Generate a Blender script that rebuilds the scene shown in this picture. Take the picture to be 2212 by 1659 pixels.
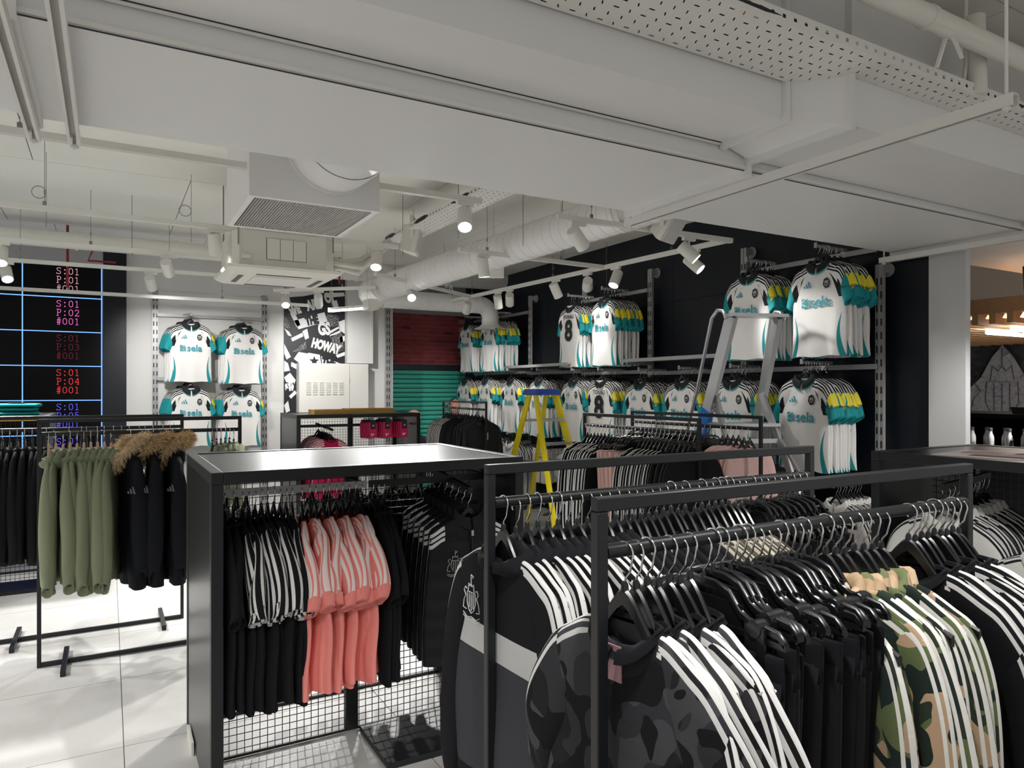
import bpy, math, random
from mathutils import Vector, Matrix
R = math.radians
random.seed(7)
for o in list(bpy.data.objects): bpy.data.objects.remove(o)
scene = bpy.context.scene
col = scene.collection

# ---------------------------------------------------------------- camera
YAW, EYE, FPX = R(29.6), 1.65, 1533.0
cam_d = bpy.data.cameras.new('camera'); cam = bpy.data.objects.new('camera', cam_d); col.objects.link(cam)
cam.location = (0, 0, EYE); cam.rotation_euler = (R(90), 0, -YAW)
cam_d.sensor_width = 36.0; cam_d.lens = 36.0*FPX/2212.0; cam_d.shift_y = 12.5/2212.0
cam_d.clip_start = 0.05
scene.camera = cam
# ---------------------------------------------------------------- world, view
w = bpy.data.worlds.new('world'); scene.world = w; w.use_nodes = True
w.node_tree.nodes['Background'].inputs[0].default_value = (1.0, 0.985, 0.965, 1)
w.node_tree.nodes['Background'].inputs[1].default_value = 0.42
vs = scene.view_settings
vs.view_transform = 'Standard'; vs.look = 'None'; vs.gamma = 1.0; vs.use_curve_mapping = False; vs.exposure = 0.33
SPOT_W = 24.0
def spot_lamp(name, loc, target, power, size=R(62), blend=0.7, radius=0.045, color=(1, .985, .965)):
    l = bpy.data.lights.new(name, 'SPOT'); l.energy = power; l.spot_size = size; l.spot_blend = blend
    l.shadow_soft_size = radius; l.color = color
    o = bpy.data.objects.new(name, l); col.objects.link(o); o.location = loc
    o.rotation_euler = (Vector(target)-Vector(loc)).to_track_quat('-Z', 'Y').to_euler()
    return o

# ---------------------------------------------------------------- survey helpers (photo point -> place in the room)
CS, SN = math.cos(YAW), math.sin(YAW)
def ray(x, y):
    l = (x-1106)/FPX; u = (842-y)/FPX
    return Vector((l*CS+SN, -l*SN+CS, u))
def atZ(x, y, Z): r = ray(x, y); return Vector((0, 0, EYE))+r*((Z-EYE)/r.z)
def atX(x, y, X): r = ray(x, y); return Vector((0, 0, EYE))+r*(X/r.x)
def atY(x, y, Y): r = ray(x, y); return Vector((0, 0, EYE))+r*(Y/r.y)

# ---------------------------------------------------------------- materials
class S:
    """a socket with arithmetic"""
    def __init__(s, nt, k): s.nt, s.k = nt, k
    def _m(s, op, b=None, c=None, clamp=False):
        n = s.nt.nodes.new('ShaderNodeMath'); n.operation = op; n.use_clamp = clamp
        for i, v in enumerate((s, b, c)):
            if v is None: continue
            if isinstance(v, S): s.nt.links.new(v.k, n.inputs[i])
            else: n.inputs[i].default_value = v
        return S(s.nt, n.outputs[0])
    def __add__(s, o): return s._m('ADD', o)
    def __sub__(s, o): return s._m('SUBTRACT', o)
    def __mul__(s, o): return s._m('MULTIPLY', o)
    def __truediv__(s, o): return s._m('DIVIDE', o)
    def lt(s, o): return s._m('LESS_THAN', o)
    def gt(s, o): return s._m('GREATER_THAN', o)
    def abs(s): return s._m('ABSOLUTE')
    def pow(s, o): return s._m('POWER', o)
    def max(s, o): return s._m('MAXIMUM', o)
    def sin(s): return s._m('SINE')
    def frac(s): return s._m('FRACT')
    def clamp(s): return s._m('ADD', 0.0, clamp=True)
class M:
    def __init__(s, name, color=(.5, .5, .5), rough=.6, metal=0.0, spec=.5):
        s.m = bpy.data.materials.new(name); s.m.use_nodes = True; s.nt = s.m.node_tree
        s.b = s.nt.nodes['Principled BSDF']; s.b.inputs['Base Color'].default_value = (*color, 1)
        s.b.inputs['Roughness'].default_value = rough; s.b.inputs['Metallic'].default_value = metal
        s.b.inputs['Specular IOR Level'].default_value = spec
        s.m.diffuse_color = (*color, 1); s.c = (*color, 1)
    def coords(s, kind='Object'):
        n = s.nt.nodes.new('ShaderNodeTexCoord'); sp = s.nt.nodes.new('ShaderNodeSeparateXYZ')
        s.nt.links.new(n.outputs[kind], sp.inputs[0]); s.vec = n.outputs[kind]
        return [S(s.nt, sp.outputs[i]) for i in range(3)]
    def noise(s, scale, vec=None, detail=3, rough=.5, offset=False, dist=0.0):
        n = s.nt.nodes.new('ShaderNodeTexNoise'); n.inputs['Scale'].default_value = scale
        n.inputs['Detail'].default_value = detail; n.inputs['Roughness'].default_value = rough; n.inputs['Distortion'].default_value = dist
        if vec is None:
            if not hasattr(s, 'vec'): s.coords()
            vec = s.vec
        if offset:
            i = s.nt.nodes.new('ShaderNodeObjectInfo'); mu = s.nt.nodes.new('ShaderNodeVectorMath'); mu.operation = 'ADD'
            sc = s.nt.nodes.new('ShaderNodeMath'); sc.operation = 'MULTIPLY'; sc.inputs[1].default_value = 17.0
            s.nt.links.new(i.outputs['Random'], sc.inputs[0]); s.nt.links.new(vec, mu.inputs[0]); s.nt.links.new(sc.outputs[0], mu.inputs[1])
            vec = mu.outputs[0]
        s.nt.links.new(vec, n.inputs['Vector'])
        return S(s.nt, n.outputs['Fac'])
    def layer(s, mask, color):
        """paint a colour where the mask is 1"""
        n = s.nt.nodes.new('ShaderNodeMix'); n.data_type = 'RGBA'
        s.nt.links.new(mask.k, n.inputs[0])
        inp = s.b.inputs['Base Color']
        if inp.is_linked: s.nt.links.new(inp.links[0].from_socket, n.inputs[6])
        else: n.inputs[6].default_value = inp.default_value
        n.inputs[7].default_value = (*color, 1)
        s.nt.links.new(n.outputs[2], inp); return s
    def bump(s, h, strength=.2, dist=.01):
        n = s.nt.nodes.new('ShaderNodeBump'); n.inputs['Strength'].default_value = strength; n.inputs['Distance'].default_value = dist
        s.nt.links.new(h.k, n.inputs['Height']); s.nt.links.new(n.outputs[0], s.b.inputs['Normal']); return s
    def rough(s, mask, lo, hi):
        v = mask*(hi-lo)+lo; s.nt.links.new(v.k, s.b.inputs['Roughness']); return s
    def emit(s, color, strength):
        s.b.inputs['Emission Color'].default_value = (*color, 1); s.b.inputs['Emission Strength'].default_value = strength; return s
def hx(h):
    v = [int(h[i:i+2], 16)/255 for i in (0, 2, 4)]
    return tuple(c/12.92 if c <= .04045 else ((c+.055)/1.055)**2.4 for c in v)
MT = {}
def mat(name, *a, **k):
    if name not in MT: MT[name] = M(name, *a, **k)
    return MT[name]
# room surfaces
m = mat('white_paint', hx('d9d6cf'), .55); m.bump(m.noise(60), .08, .002)
m = mat('cream_ceiling', hx('edebe3'), .7); n_ = m.noise(1.3, detail=5); m.layer((n_-.45)._m('MULTIPLY', 1.6, clamp=True), hx('e4e1d8')); m.bump(m.noise(30), .1, .003)
m = mat('duct_paint', hx('e7e6e4'), .5); m.layer((m.noise(1.1, detail=5)-.5)._m('MULTIPLY', 1.2, clamp=True), hx('dfdedb'))
mat('seam', hx('2b2b30'), .6)
m = mat('light_wall', hx('dbdad8'), .6); m.bump(m.noise(40), .06, .002)
mat('grey_wall', hx('a9a8a8'), .7)
m = mat('navy_wall', hx('0e131d'), .4, 0, .35); m.rough(m.noise(3, detail=4), .35, .5)
m = mat('column_paint', hx('c9c9c9'), .45)
m = mat('floor_tile', hx('c2c1be'), .42)
m.layer((m.noise(2.2, detail=6, rough=.6, offset=True)-.42)._m('MULTIPLY', 2.2, clamp=True), hx('a9a7a2')); m.rough(m.noise(5, detail=3), .32, .5)
mat('grout', hx('6f6b66'), .9)
m = mat('brick', hx('a8464a'), .8); m.layer((m.noise(1.7, offset=True)-.5)._m('MULTIPLY', 5, clamp=True), hx('7a2e32')); m.bump(m.noise(40), .3, .004)
mat('mortar', hx('b98783'), .9)
mat('teal_slat', hx('4cc2ad'), .45)
mat('shutter_box', hx('2b2e33'), .5)
# metals and plastics
mat('black_metal', hx('191b1d'), .38, 0.0, .4)
mat('black_sheet', hx('1c1e20'), .28, 0, .38)
mat('black_wire', hx('151618'), .45)
mat('grey_steel', hx('8b8c8e'), .38, .6)
mat('rail_grey', hx('a4a4a4'), .4, .3)
mat('slot_dark', hx('1b1c1e'), .8)
mat('chrome', hx('e6e6e6'), .12, 1.0)
mat('black_plastic', hx('17181a'), .28)
mat('tan_plastic', hx('c9a58c'), .5)
mat('aluminium', hx('c9cacc'), .32, .85)
mat('yellow_fibre', hx('e5cf1c'), .45)
mat('blue_cap', hx('2c4fa8'), .45)
mat('blue_tape', hx('1c6fc9'), .5)
mat('white_metal', hx('e4e2dc'), .42)
mat('white_plastic', hx('dedbd2'), .45)
mat('grille_grey', hx('5c5b5a'), .6)
mat('grille_slat', hx('dddad6'), .5)
mat('steel_wire', hx('8f8f8c'), .4, .7)
mat('cable_black', hx('1a1a1b'), .6)
mat('red_pipe', hx('8e1f2c'), .4)
mat('lamp_glow', (1, 1, 1), .4).emit((1, .96, .9), 14)
mat('tube_glow', (1, 1, 1), .4).emit((1, .98, .94), 11)
mat('wood_tray', hx('c79c4e'), .55)
m = mat('wood_slat', hx('c39a70'), .55); m.layer((m.noise(12, detail=4)-.5)._m('MULTIPLY', 2, clamp=True), hx('a97f57'))
mat('paper', hx('d9d3d2'), .6)
mat('print_dark', hx('3a3236'), .6)
mat('print_pink', hx('b98d93'), .6)
mat('carton', hx('b58a5e'), .8)
mat('skin', hx('c08772'), .6)
mat('dark_hair', hx('2a2120'), .6)
mat('rose_top', hx('9c4f55'), .8)
mat('tin', hx('d8d8d6'), .28, .3)
# screen
mat('screen_black', hx('05060a'), .35, 0, .15)
for n, c, s_ in (('led_blue', (.16, .36, 1), 1.5), ('led_rose', (.9, .45, .52), .9), ('led_magenta', (1, .18, .62), 1.0), ('led_dim', (.32, .02, .05), .5),
                 ('led_red', (1, .05, .06), 1.0), ('led_indigo', (.12, .10, 1), 1.3)):
    mat(n, (0, 0, 0), .5).emit(c, s_)
# prints
mat('teal_print', hx('2d93a0'), .6)
mat('black_print', hx('1c1c20'), .6)
mat('yellow_print', hx('e8d832'), .6)
mat('white_print', hx('dcdcdc'), .6)
mat('grey_print', hx('5a5c60'), .6)
mat('mural_white', hx('e2e2e2'), .55)
m = mat('mural_black', hx('1a1c22'), .5)
m = mat('mural_speckle', hx('23252a'), .5); m.layer((m.noise(60, detail=5, rough=.8)-.5)._m('MULTIPLY', 8, clamp=True), hx('c9c9c9'))
m = mat('poster_dark', hx('3d4148'), .35); m.layer((m.noise(6, detail=4, dist=1.5)-.45)._m('MULTIPLY', 3, clamp=True), hx('5a5f68')); m.bump(m.noise(5, detail=3, dist=1), .8, .05)
m = mat('poster_light', hx('b9bec6'), .35); m.layer((m.noise(14, detail=4, dist=2)-.45)._m('MULTIPLY', 3, clamp=True), hx('7b818a'))

# cloth -------------------------------------------------------------------------------------------
def cloth(name, color, stripe=None, centers=(), hw=.009, u0=.088, u1=9, rough=.9, ends=(), side_stripes=None, camo=None, weave=True):
    g = mat(name, color, rough, 0, .25)
    x, y, z = g.coords('Object'); ovec = g.vec
    if camo:
        wv = None
        for i, (c, sc, th) in enumerate(camo):
            g.layer((g.noise(sc, ovec, 1.5, .4, True, .6+.2*i) if i == 0 else g.noise(sc, ovec, 1.0, .35, True, .5+.3*i)).gt(th), c)
    u, v, _ = g.coords('UV')
    if stripe:
        mk = None
        for c in centers:
            t = (v-c).abs().lt(hw)
            mk = t if mk is None else mk.max(t)
        mk = mk*u.gt(u0)*u.lt(u1)
        g.layer(mk, stripe)
    for a, b, c in ends: g.layer(u.gt(a)*u.lt(b), c)
    if weave: g.bump(g.noise(45, ovec, 3, .6), .25, .004)
    return g
WHITE, BLACK, TEAL = hx('e6e4e1'), hx('17181c'), hx('1f8f94')
def jersey_cloth(name, sleeve):
    g = mat(name, WHITE, .75, 0, .3)
    x, y, z = g.coords('Object'); ov = g.vec
    ax = x.abs()
    if not sleeve:
        t = (z*-1.0-.19)/.19; tc = t.clamp()
        inside = t.gt(0.0)*t.lt(1.0)
        g.layer((ax-(tc.pow(.8)*.105+.112)).abs().lt(tc*.024+.002)*inside, BLACK)
        t = (z*-1.0-.50)/.33; tc = t.clamp()
        g.layer((ax-((tc-.45).pow(2.0)*.10+.188)).abs().lt(tc*.022+.001)*t.gt(0.0), TEAL)
    u, v, _ = g.coords('UV')
    mk = None
    for c in (.010, .033, .056):
        t = (v.abs()-c).abs().lt(.0066); mk = t if mk is None else mk.max(t)
    g.layer(mk*u.gt(.09)*u.lt(.285), BLACK)
    if sleeve:
        g.layer(v.abs().gt(.10)*u.gt(.20)*u.lt(.33), BLACK)
        g.layer(u.gt(.285), TEAL)
    g.bump(g.noise(70, ov, 2), .12, .003)
    return g
jersey_cloth('jersey_body', False); jersey_cloth('jersey_sleeve', True)
mat('jersey_collar', hx('15181c'), .85); mat('teal_trim', TEAL, .8)
ST3 = (-.021, 0.0, .021)
cloth('black_tee', hx('131418'))
cloth('black_top', hx('15161a'))
cloth('navy_black', hx('10121a'))
cloth('black_stripes', hx('121317'), hx('d6d5d3'), ST3, .0052)
cloth('black_thin_stripes', hx('141519'), hx('cfcfcd'), (-.024, 0, .024), .0042)
GC = ((hx('343438'), 8.0, .47), (hx('48484c'), 9.5, .54), (hx('151517'), 10.0, .55))
cloth('grey_camo', hx('212124'), hx('dddcda'), ST3, .0055, camo=GC)
CC = ((hx('5c6744'), 8.0, .47), (hx('b2967a'), 8.5, .53), (hx('1f2a26'), 9.5, .555))
cloth('green_camo', hx('2b3329'), hx('dcdad4'), ST3, .0054, u0=.12, camo=CC)
cloth('collar_camo', hx('a98f72'), camo=((hx('6c7450'), 9, .55), (hx('c0a488'), 8, .5)))
cloth('cream_stripes', hx('cfc8b8'), hx('4a463c'), ST3, .006)
cloth('zebra', hx('15161a'))
g = MT['zebra']; u, v, _ = g.coords('UV'); g.layer(((v+.5)*(1/.030)).frac().lt(.5)*u.gt(.13), hx('e3e2e0'))
cloth('pink', hx('ee8f86'), hx('f2e1de'), (-.024, 0, .024), .0065, u0=.09, u1=.45)
cloth('blush', hx('e6bfb9'))
cloth('olive', hx('7b8269'))
cloth('parka', hx('0e1119'), rough=.8)
cloth('vest', hx('15171b'), hx('dcdcdc'), (.020, .045, .070), .008, u0=.125, u1=.24, rough=.6)
cloth('white_stripes', hx('cfcdca'), hx('1a1b20'), ST3, .006)
cloth('white_cloth', hx('d9d7d3'))
cloth('grey_panel', hx('38393d'))
cloth('leather', hx('17181b'), rough=.45)
cloth('magenta_stripes', hx('b3204f'), hx('e6c9cc'), (-.05, -.025, 0, .025, .05), .008)
cloth('magenta', hx('c42a5c'))
cloth('teal_fold', hx('1f9a98'))
g = cloth('dark_fur', hx('c2a680'), rough=.95, weave=False); g.layer((g.noise(18, offset=True)-.45)._m('MULTIPLY', 5, clamp=True), hx('dcc6a4')); g.layer((g.noise(9)-.60)._m('MULTIPLY', 6, clamp=True), hx('6a543c'))
cloth('plush', hx('c2a27a'))

# ---------------------------------------------------------------- mesh builder
class MB:
    def __init__(s): s.v = []; s.f = []; s.mi = []; s.uv = {}
    def add(s, vs, fs, mi=0):
        o = len(s.v); s.v += [tuple(p) for p in vs]; s.f += [tuple(i+o for i in f) for f in fs]; s.mi += [mi]*len(fs); return o
    def box(s, x0, x1, y0, y1, z0, z1, mi=0):
        s.add([(x0, y0, z0), (x1, y0, z0), (x1, y1, z0), (x0, y1, z0), (x0, y0, z1), (x1, y0, z1), (x1, y1, z1), (x0, y1, z1)],
              [(3, 2, 1, 0), (4, 5, 6, 7), (0, 1, 5, 4), (1, 2, 6, 5), (2, 3, 7, 6), (3, 0, 4, 7)], mi); return s
    def bar(s, p, q, a, b, mi=0, up=(0, 0, 1)):
        p, q = Vector(p), Vector(q); d = (q-p).normalized(); u = Vector(up)
        if abs(d.dot(u)) > .98: u = Vector((0, 1, 0))
        x = d.cross(u).normalized()*a/2; y = x.cross(d).normalized()*b/2
        s.add([p-x-y, p+x-y, p+x+y, p-x+y, q-x-y, q+x-y, q+x+y, q-x+y],
              [(3, 2, 1, 0), (4, 5, 6, 7), (0, 1, 5, 4), (1, 2, 6, 5), (2, 3, 7, 6), (3, 0, 4, 7)], mi); return s
    def tube(s, pts, r, n=8, mi=0, caps=True):
        pts = [Vector(p) for p in pts]; rs = r if isinstance(r, (list, tuple)) else [r]*len(pts)
        rings = []; prev = None
        for i, p in enumerate(pts):
            d = (pts[min(i+1, len(pts)-1)]-pts[max(i-1, 0)]).normalized()
            if prev is None:
                u = Vector((0, 0, 1)) if abs(d.z) < .9 else Vector((1, 0, 0)); x = d.cross(u).normalized()
            else: x = (prev-d*prev.dot(d)).normalized()
            prev = x; y = d.cross(x)
            rings.append([p+(x*math.cos(2*math.pi*k/n)+y*math.sin(2*math.pi*k/n))*rs[i] for k in range(n)])
        return s.rings(rings, mi, caps)
    def rings(s, rings, mi=0, caps=False, uvs=None):
        n = len(rings[0]); vs = [p for r_ in rings for p in r_]; fs = []
        for i in range(len(rings)-1):
            for k in range(n):
                a, b = i*n+k, i*n+(k+1) % n; fs.append((a, b, b+n, a+n))
        if caps: fs += [tuple(range(n))[::-1], tuple(range((len(rings)-1)*n, len(rings)*n))]
        o = s.add(vs, fs, mi)
        if uvs:
            for i, t in enumerate([q for r_ in uvs for q in r_]): s.uv[o+i] = t
        return s
    def lathe(s, prof, c=(0, 0, 0), n=24, mi=0, caps=True, axis='z'):
        rr = []
        for r_, h in prof:
            ring = []
            for k in range(n):
                a = 2*math.pi*k/n; p = (r_*math.cos(a), r_*math.sin(a), h)
                if axis == 'y': p = (p[0], p[2], p[1])
                if axis == 'x': p = (p[2], p[0], p[1])
                ring.append((p[0]+c[0], p[1]+c[1], p[2]+c[2]))
            rr.append(ring)
        return s.rings(rr, mi, caps)
    def prism(s, poly, t, mi=0, plane='xz', off=0.0, at=(0, 0, 0)):
        """polygon in a plane, thickness t along the third axis (from off to off+t)"""
        n = len(poly); vs = []
        for w_ in (off, off+t):
            for a, b in poly:
                p = {'xz': (a, w_, b), 'xy': (a, b, w_), 'yz': (w_, a, b)}[plane]
                vs.append((p[0]+at[0], p[1]+at[1], p[2]+at[2]))
        fs = [tuple(range(n)), tuple(range(n, 2*n))[::-1]]+[(i, n+i, n+(i+1) % n, (i+1) % n) for i in range(n)]
        s.add(vs, fs, mi); return s
    def mesh(s, name, mats, smooth=False, angle=None):
        me = bpy.data.meshes.new(name); me.from_pydata(s.v, [], s.f)
        for k in (mats if isinstance(mats, (list, tuple)) else [mats]): me.materials.append(MT[k].m)
        if any(s.mi): me.polygons.foreach_set('material_index', s.mi)
        if s.uv:
            l = me.uv_layers.new(name='UVMap'); buf = []
            for lp in me.loops: buf += s.uv.get(lp.vertex_index, (0, 0))
            l.data.foreach_set('uv', buf)
        if smooth: me.polygons.foreach_set('use_smooth', [True]*len(s.f))
        if angle: me.set_sharp_from_angle(angle=R(angle))
        me.update(); return me

def ob(name, me, parent=None, loc=(0, 0, 0), rot=(0, 0, 0)):
    o = bpy.data.objects.new(name, me); col.objects.link(o); o.location = loc; o.rotation_euler = rot
    if parent is not None: o.parent = parent
    return o
def tag(o, label=None, cat=None, group=None, kind=None):
    for k, v in (('label', label), ('category', cat), ('group', group), ('kind', kind)):
        if v: o[k] = v
    return o
def thing(name, label, cat, loc=(0, 0, 0), rz=0.0, group=None):
    o = bpy.data.objects.new(name, None); col.objects.link(o); o.empty_display_size = .05
    o.location = loc; o.rotation_euler = (0, 0, rz)
    return tag(o, label, cat, group)
def bx(name, mt, b, parent=None): return ob(name, MB().box(*b).mesh(name, mt), parent)
def struct(name, mt, b, label=None): o = bx(name, mt, b); o['kind'] = 'structure'; return o
ORD = ['first', 'second', 'third', 'fourth', 'fifth', 'sixth', 'seventh', 'eighth', 'ninth', 'tenth', 'eleventh', 'twelfth', 'thirteenth',
       'fourteenth', 'fifteenth', 'sixteenth', 'seventeenth', 'eighteenth', 'nineteenth', 'twentieth']+['%dth' % i for i in range(21, 60)]
def text_mesh(txt, size, mt, name='lettering', bold=0.0):
    c = bpy.data.curves.new(name, 'FONT'); c.body = txt; c.size = size; c.align_x = 'CENTER'; c.align_y = 'CENTER'; c.resolution_u = 3; c.offset = bold
    o = bpy.data.objects.new(name, c); col.objects.link(o)
    me = bpy.data.meshes.new_from_object(o.evaluated_get(bpy.context.evaluated_depsgraph_get()))
    bpy.data.objects.remove(o); bpy.data.curves.remove(c)
    me.transform(Matrix.Rotation(R(90), 4, 'X')); me.name = name     # stands upright, readable from -y
    me.materials.clear(); me.materials.append(MT[mt].m); return me

# ================================================================ the setting
CEIL = 3.4
fl = struct('floor', 'grout', (-3.4, 11, -2.4, 11.4, -.06, -.004))
tile = MB().box(0, 1.196, 0, .876, -.004, 0).mesh('tile', 'floor_tile')
for i in range(12):
    for j in range(16):
        ob('tile', tile, fl, (-3.54+1.2*i+.002, -2.42+.88*j+.002, 0))
wb = struct('wall_back', 'light_wall', (-3.4, 3.69, 10.1, 10.3, 0, CEIL))
struct('wall_return', 'light_wall', (3.49, 3.69, 10.3, 11.15, 0, CEIL))
wr = struct('wall_recess', 'mortar', (3.69, 5.5, 10.95, 11.15, 0, CEIL))
bx('upper_panel', 'grey_wall', (3.69, 5.3, 10.93, 10.95, 2.90, CEIL), wr)
brick = MB().box(0, .205, -.012, 0, 0, .06).mesh('brick', 'brick')
for r_ in range(12):
    for c in range(9):
        x = 3.66+c*.217-(.108 if r_ % 2 else 0)
        if x < 3.68 or x+.205 > 5.3: continue
        ob('brick', brick, wr, (x, 10.95, 2.085+r_*.0695))
lin = bx('lintel', 'shutter_box', (3.69, 5.3, 10.90, 10.95, 1.98, 2.07), wr)
sh = thing('roller_shutter', 'closed teal roller shutter of horizontal slats below the red brick panel', 'shutter', (3.69, 10.94, 0))
slat = MB()
slat.rings([[(0, -.005, 0), (0, -.022, .012), (0, -.028, .035), (0, -.022, .055), (0, -.005, .066), (0, 0, .034)],
            [(1.6, -.005, 0), (1.6, -.022, .012), (1.6, -.028, .035), (1.6, -.022, .055), (1.6, -.005, .066), (1.6, 0, .034)]], 0, True)
slat = slat.mesh('slat', 'teal_slat')
for k in range(26): ob('slat', slat, sh, (0, -.01, .04+k*.0745))
bx('backing', 'shutter_box', (0, 1.6, -.008, -.002, .0, 1.97), sh); bx('bottom_bar', 'shutter_box', (0, 1.6, -.03, -.005, 0, .036), sh)
wn = struct('wall_right', 'navy_wall', (5.32, 5.5, 3.32, 10.95, 0, CEIL))
for y0, y1 in ((3.32, 5.8), (5.804, 8.3), (8.304, 10.95)):
    bx('panel', 'navy_wall', (5.3, 5.32, y0, y1, 2.604, CEIL), wn); bx('panel', 'navy_wall', (5.3, 5.32, y0, y1, 0, 2.6), wn)
struct('wall_end', 'navy_wall', (5.3, 5.5, 3.04, 3.32, 0, 2.69))
struct('wall_column', 'column_paint', (5.27, 5.33, 2.78, 3.04, 0, 2.69))
struct('wall_far', 'light_wall', (10.2, 10.4, -2.4, 11.4, 0, CEIL))
cl = struct('ceiling', 'seam', (-3.6, 10.4, -2.4, 11.4, CEIL+.006, CEIL+.2))
cpan = MB().box(0, 1.494, 0, 2.394, 0, .006).mesh('panel', 'cream_ceiling')
for i in range(10):
    for j in range(6): ob('panel', cpan, cl, (-3.6+1.5*i+(.4 if j % 2 else 0)-.3, -2.4+2.4*j-.7, CEIL))

# bulkhead pilaster right of the mural and cupboard fronts
pl = thing('boxed_pilaster', 'white boxed-in pilaster between the black mural and the brick recess', 'pilaster', (2.96, 10.1, 0))
bx('front_board', 'light_wall', (0, .37, -.14, -.12, 2.03, 3.3), pl); bx('side_board', 'light_wall', (.35, .37, -.12, 0, 2.03, 3.3), pl); bx('side_board', 'light_wall', (0, .02, -.12, 0, 2.03, 3.3), pl)
bx('edge_strip', 'white_metal', (.335, .375, -.15, -.14, 2.03, 3.3), pl)

# ---- louvred cupboard doors in front of the mural
lc = thing('louvred_cupboard', 'white metal cupboard with rows of louvre slots in front of the mural', 'cupboard', (2.27, 9.90, 0))
bx('carcass', 'white_metal', (0, .98, .02, .2, 0, 2.02), lc)
dr = bx('door', 'white_metal', (.004, .70, 0, .02, .05, 2.015), lc); bx('door', 'white_metal', (.706, .976, 0, .02, .05, 2.015), lc)
lv = MB()
lv.add([(0, -.002, 0), (.062, -.002, 0), (.062, -.014, .014), (0, -.014, .014), (0, 0, .018), (.062, 0, .018)], [(0, 1, 2, 3), (3, 2, 5, 4), (0, 3, 4), (1, 5, 2)])
lv = lv.mesh('louvre', 'white_metal')
for r_ in range(7):
    for c in range(6): ob('louvre', lv, dr, (.095+c*.092, 0, 1.575+r_*.027))
bx('hinge', 'grey_steel', (.70, .706, -.006, .0, 1.74, 1.82), dr)

# ---- mural
mu = thing('fan_mural', 'black and white collage mural of scarves, stars and slogans on back wall', 'mural', (2.105, 10.09, 0))
bx('board', 'mural_black', (0, .85, -.012, 0, .9, 3.3), mu)
def shape(poly, mt, nm, dz=.0): 
    b = MB(); b.prism(poly, .003, 0, 'xz', -.0155-dz); return ob(nm, b.mesh(nm, mt), mu)
def Q(x, z): return (x*.85/130.0, 3.05-z*(.00646))   # sketch units of the collage
def poly(*p): return [Q(a, b) for a, b in p]
for p in (poly((0, 8), (60, 0), (70, 6), (40, 14), (10, 18)), poly((0, 118), (0, 138), (5, 152), (14, 146)), poly((14, 106), (38, 93), (40, 101), (17, 113)),
          poly((0, 85), (10, 92), (16, 102), (8, 100)), poly((95, 88), (118, 75), (119, 79), (97, 93)), poly((97, 96), (120, 84), (121, 89), (98, 101)),
          poly((30, 135), (50, 138), (56, 160), (62, 178), (45, 170), (20, 150)), poly((15, 157), (40, 168), (62, 176), (60, 180), (36, 178), (14, 166)),
          poly((50, 136), (75, 140), (80, 170), (68, 172), (58, 168)), poly((78, 143), (125, 160), (124, 180), (82, 172)),
          poly((20, 68), (85, 46), (92, 66), (30, 86)), poly((0, 190), (12, 180), (24, 196), (20, 206), (4, 200)), poly((0, 250), (8, 240), (12, 262), (4, 266)),
          poly((10, 230), (22, 218), (26, 224), (14, 236)), poly((116, 66), (130, 60), (130, 92), (118, 84)), poly((12, 52), (20, 48), (34, 76), (26, 82)),
          poly((0, 268), (14, 275), (16, 286), (2, 276)), poly((12, 206), (20, 200), (20, 214), (14, 216)),
          poly((84, 4), (128, 0), (130, 8), (90, 14)), poly((0, 24), (10, 20), (14, 30), (4, 40)), poly((100, 22), (112, 18), (118, 40), (108, 44)), poly((38, 90), (48, 84), (52, 104), (44, 108)),
          poly((118, 100), (130, 96), (130, 108), (120, 112)), poly((110, 140), (130, 132), (130, 140), (114, 146)), poly((0, 154), (8, 160), (12, 176), (0, 178)), poly((62, 182), (78, 184), (76, 192), (60, 190)), poly((104, 182), (130, 186), (130, 192), (106, 190))):
    shape(p, 'mural_white', 'scarf_patch')
for p in (poly((90, 48), (118, 54), (114, 74), (92, 80)), poly((98, 98), (124, 90), (128, 128), (110, 136)), poly((18, 135), (45, 112), (46, 128), (30, 134)), poly((0, 60), (8, 68), (12, 84), (0, 84))):
    shape(p, 'mural_speckle', 'speckle_patch')
def star(cx_, cz_, r_): 
    return [Q(cx_+(r_ if k % 2 == 0 else r_*.42)*math.sin(k*math.pi/5), cz_-(r_ if k % 2 == 0 else r_*.42)*math.cos(k*math.pi/5)) for k in range(10)]
shape(star(63, 154, 11), 'mural_black', 'star', .004); shape(star(116, 168, 11), 'mural_black', 'star', .004)
def letters(t, x, z, size, mt, rot, bold=.01, sx=.75, dz=.006):
    o = ob('slogan_word', text_mesh(t, size, mt, 'slogan_word', bold), mu, (Q(x, z)[0], -.0175-dz, Q(x, z)[1]), (0, R(rot), 0)); o.scale = (sx, 1, 1.25)
letters('WE', 22, 46, .13, 'mural_white', -22); letters('ARE', 62, 32, .15, 'mural_white', -14); letters('THE', 58, 66, .13, 'mural_black', -14)
letters('GS', 84, 84, .19, 'mural_white', -4); letters('HOWAY', 88, 122, .14, 'mural_white', 14); letters('THE', 94, 158, .14, 'mural_black', 8); letters('STI', 10, 212, .10, 'mural_white', -6); letters('LAD', 88, 182, .10, 'mural_white', 4); letters('OF', 96, 14, .15, 'mural_white', -20)

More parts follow.
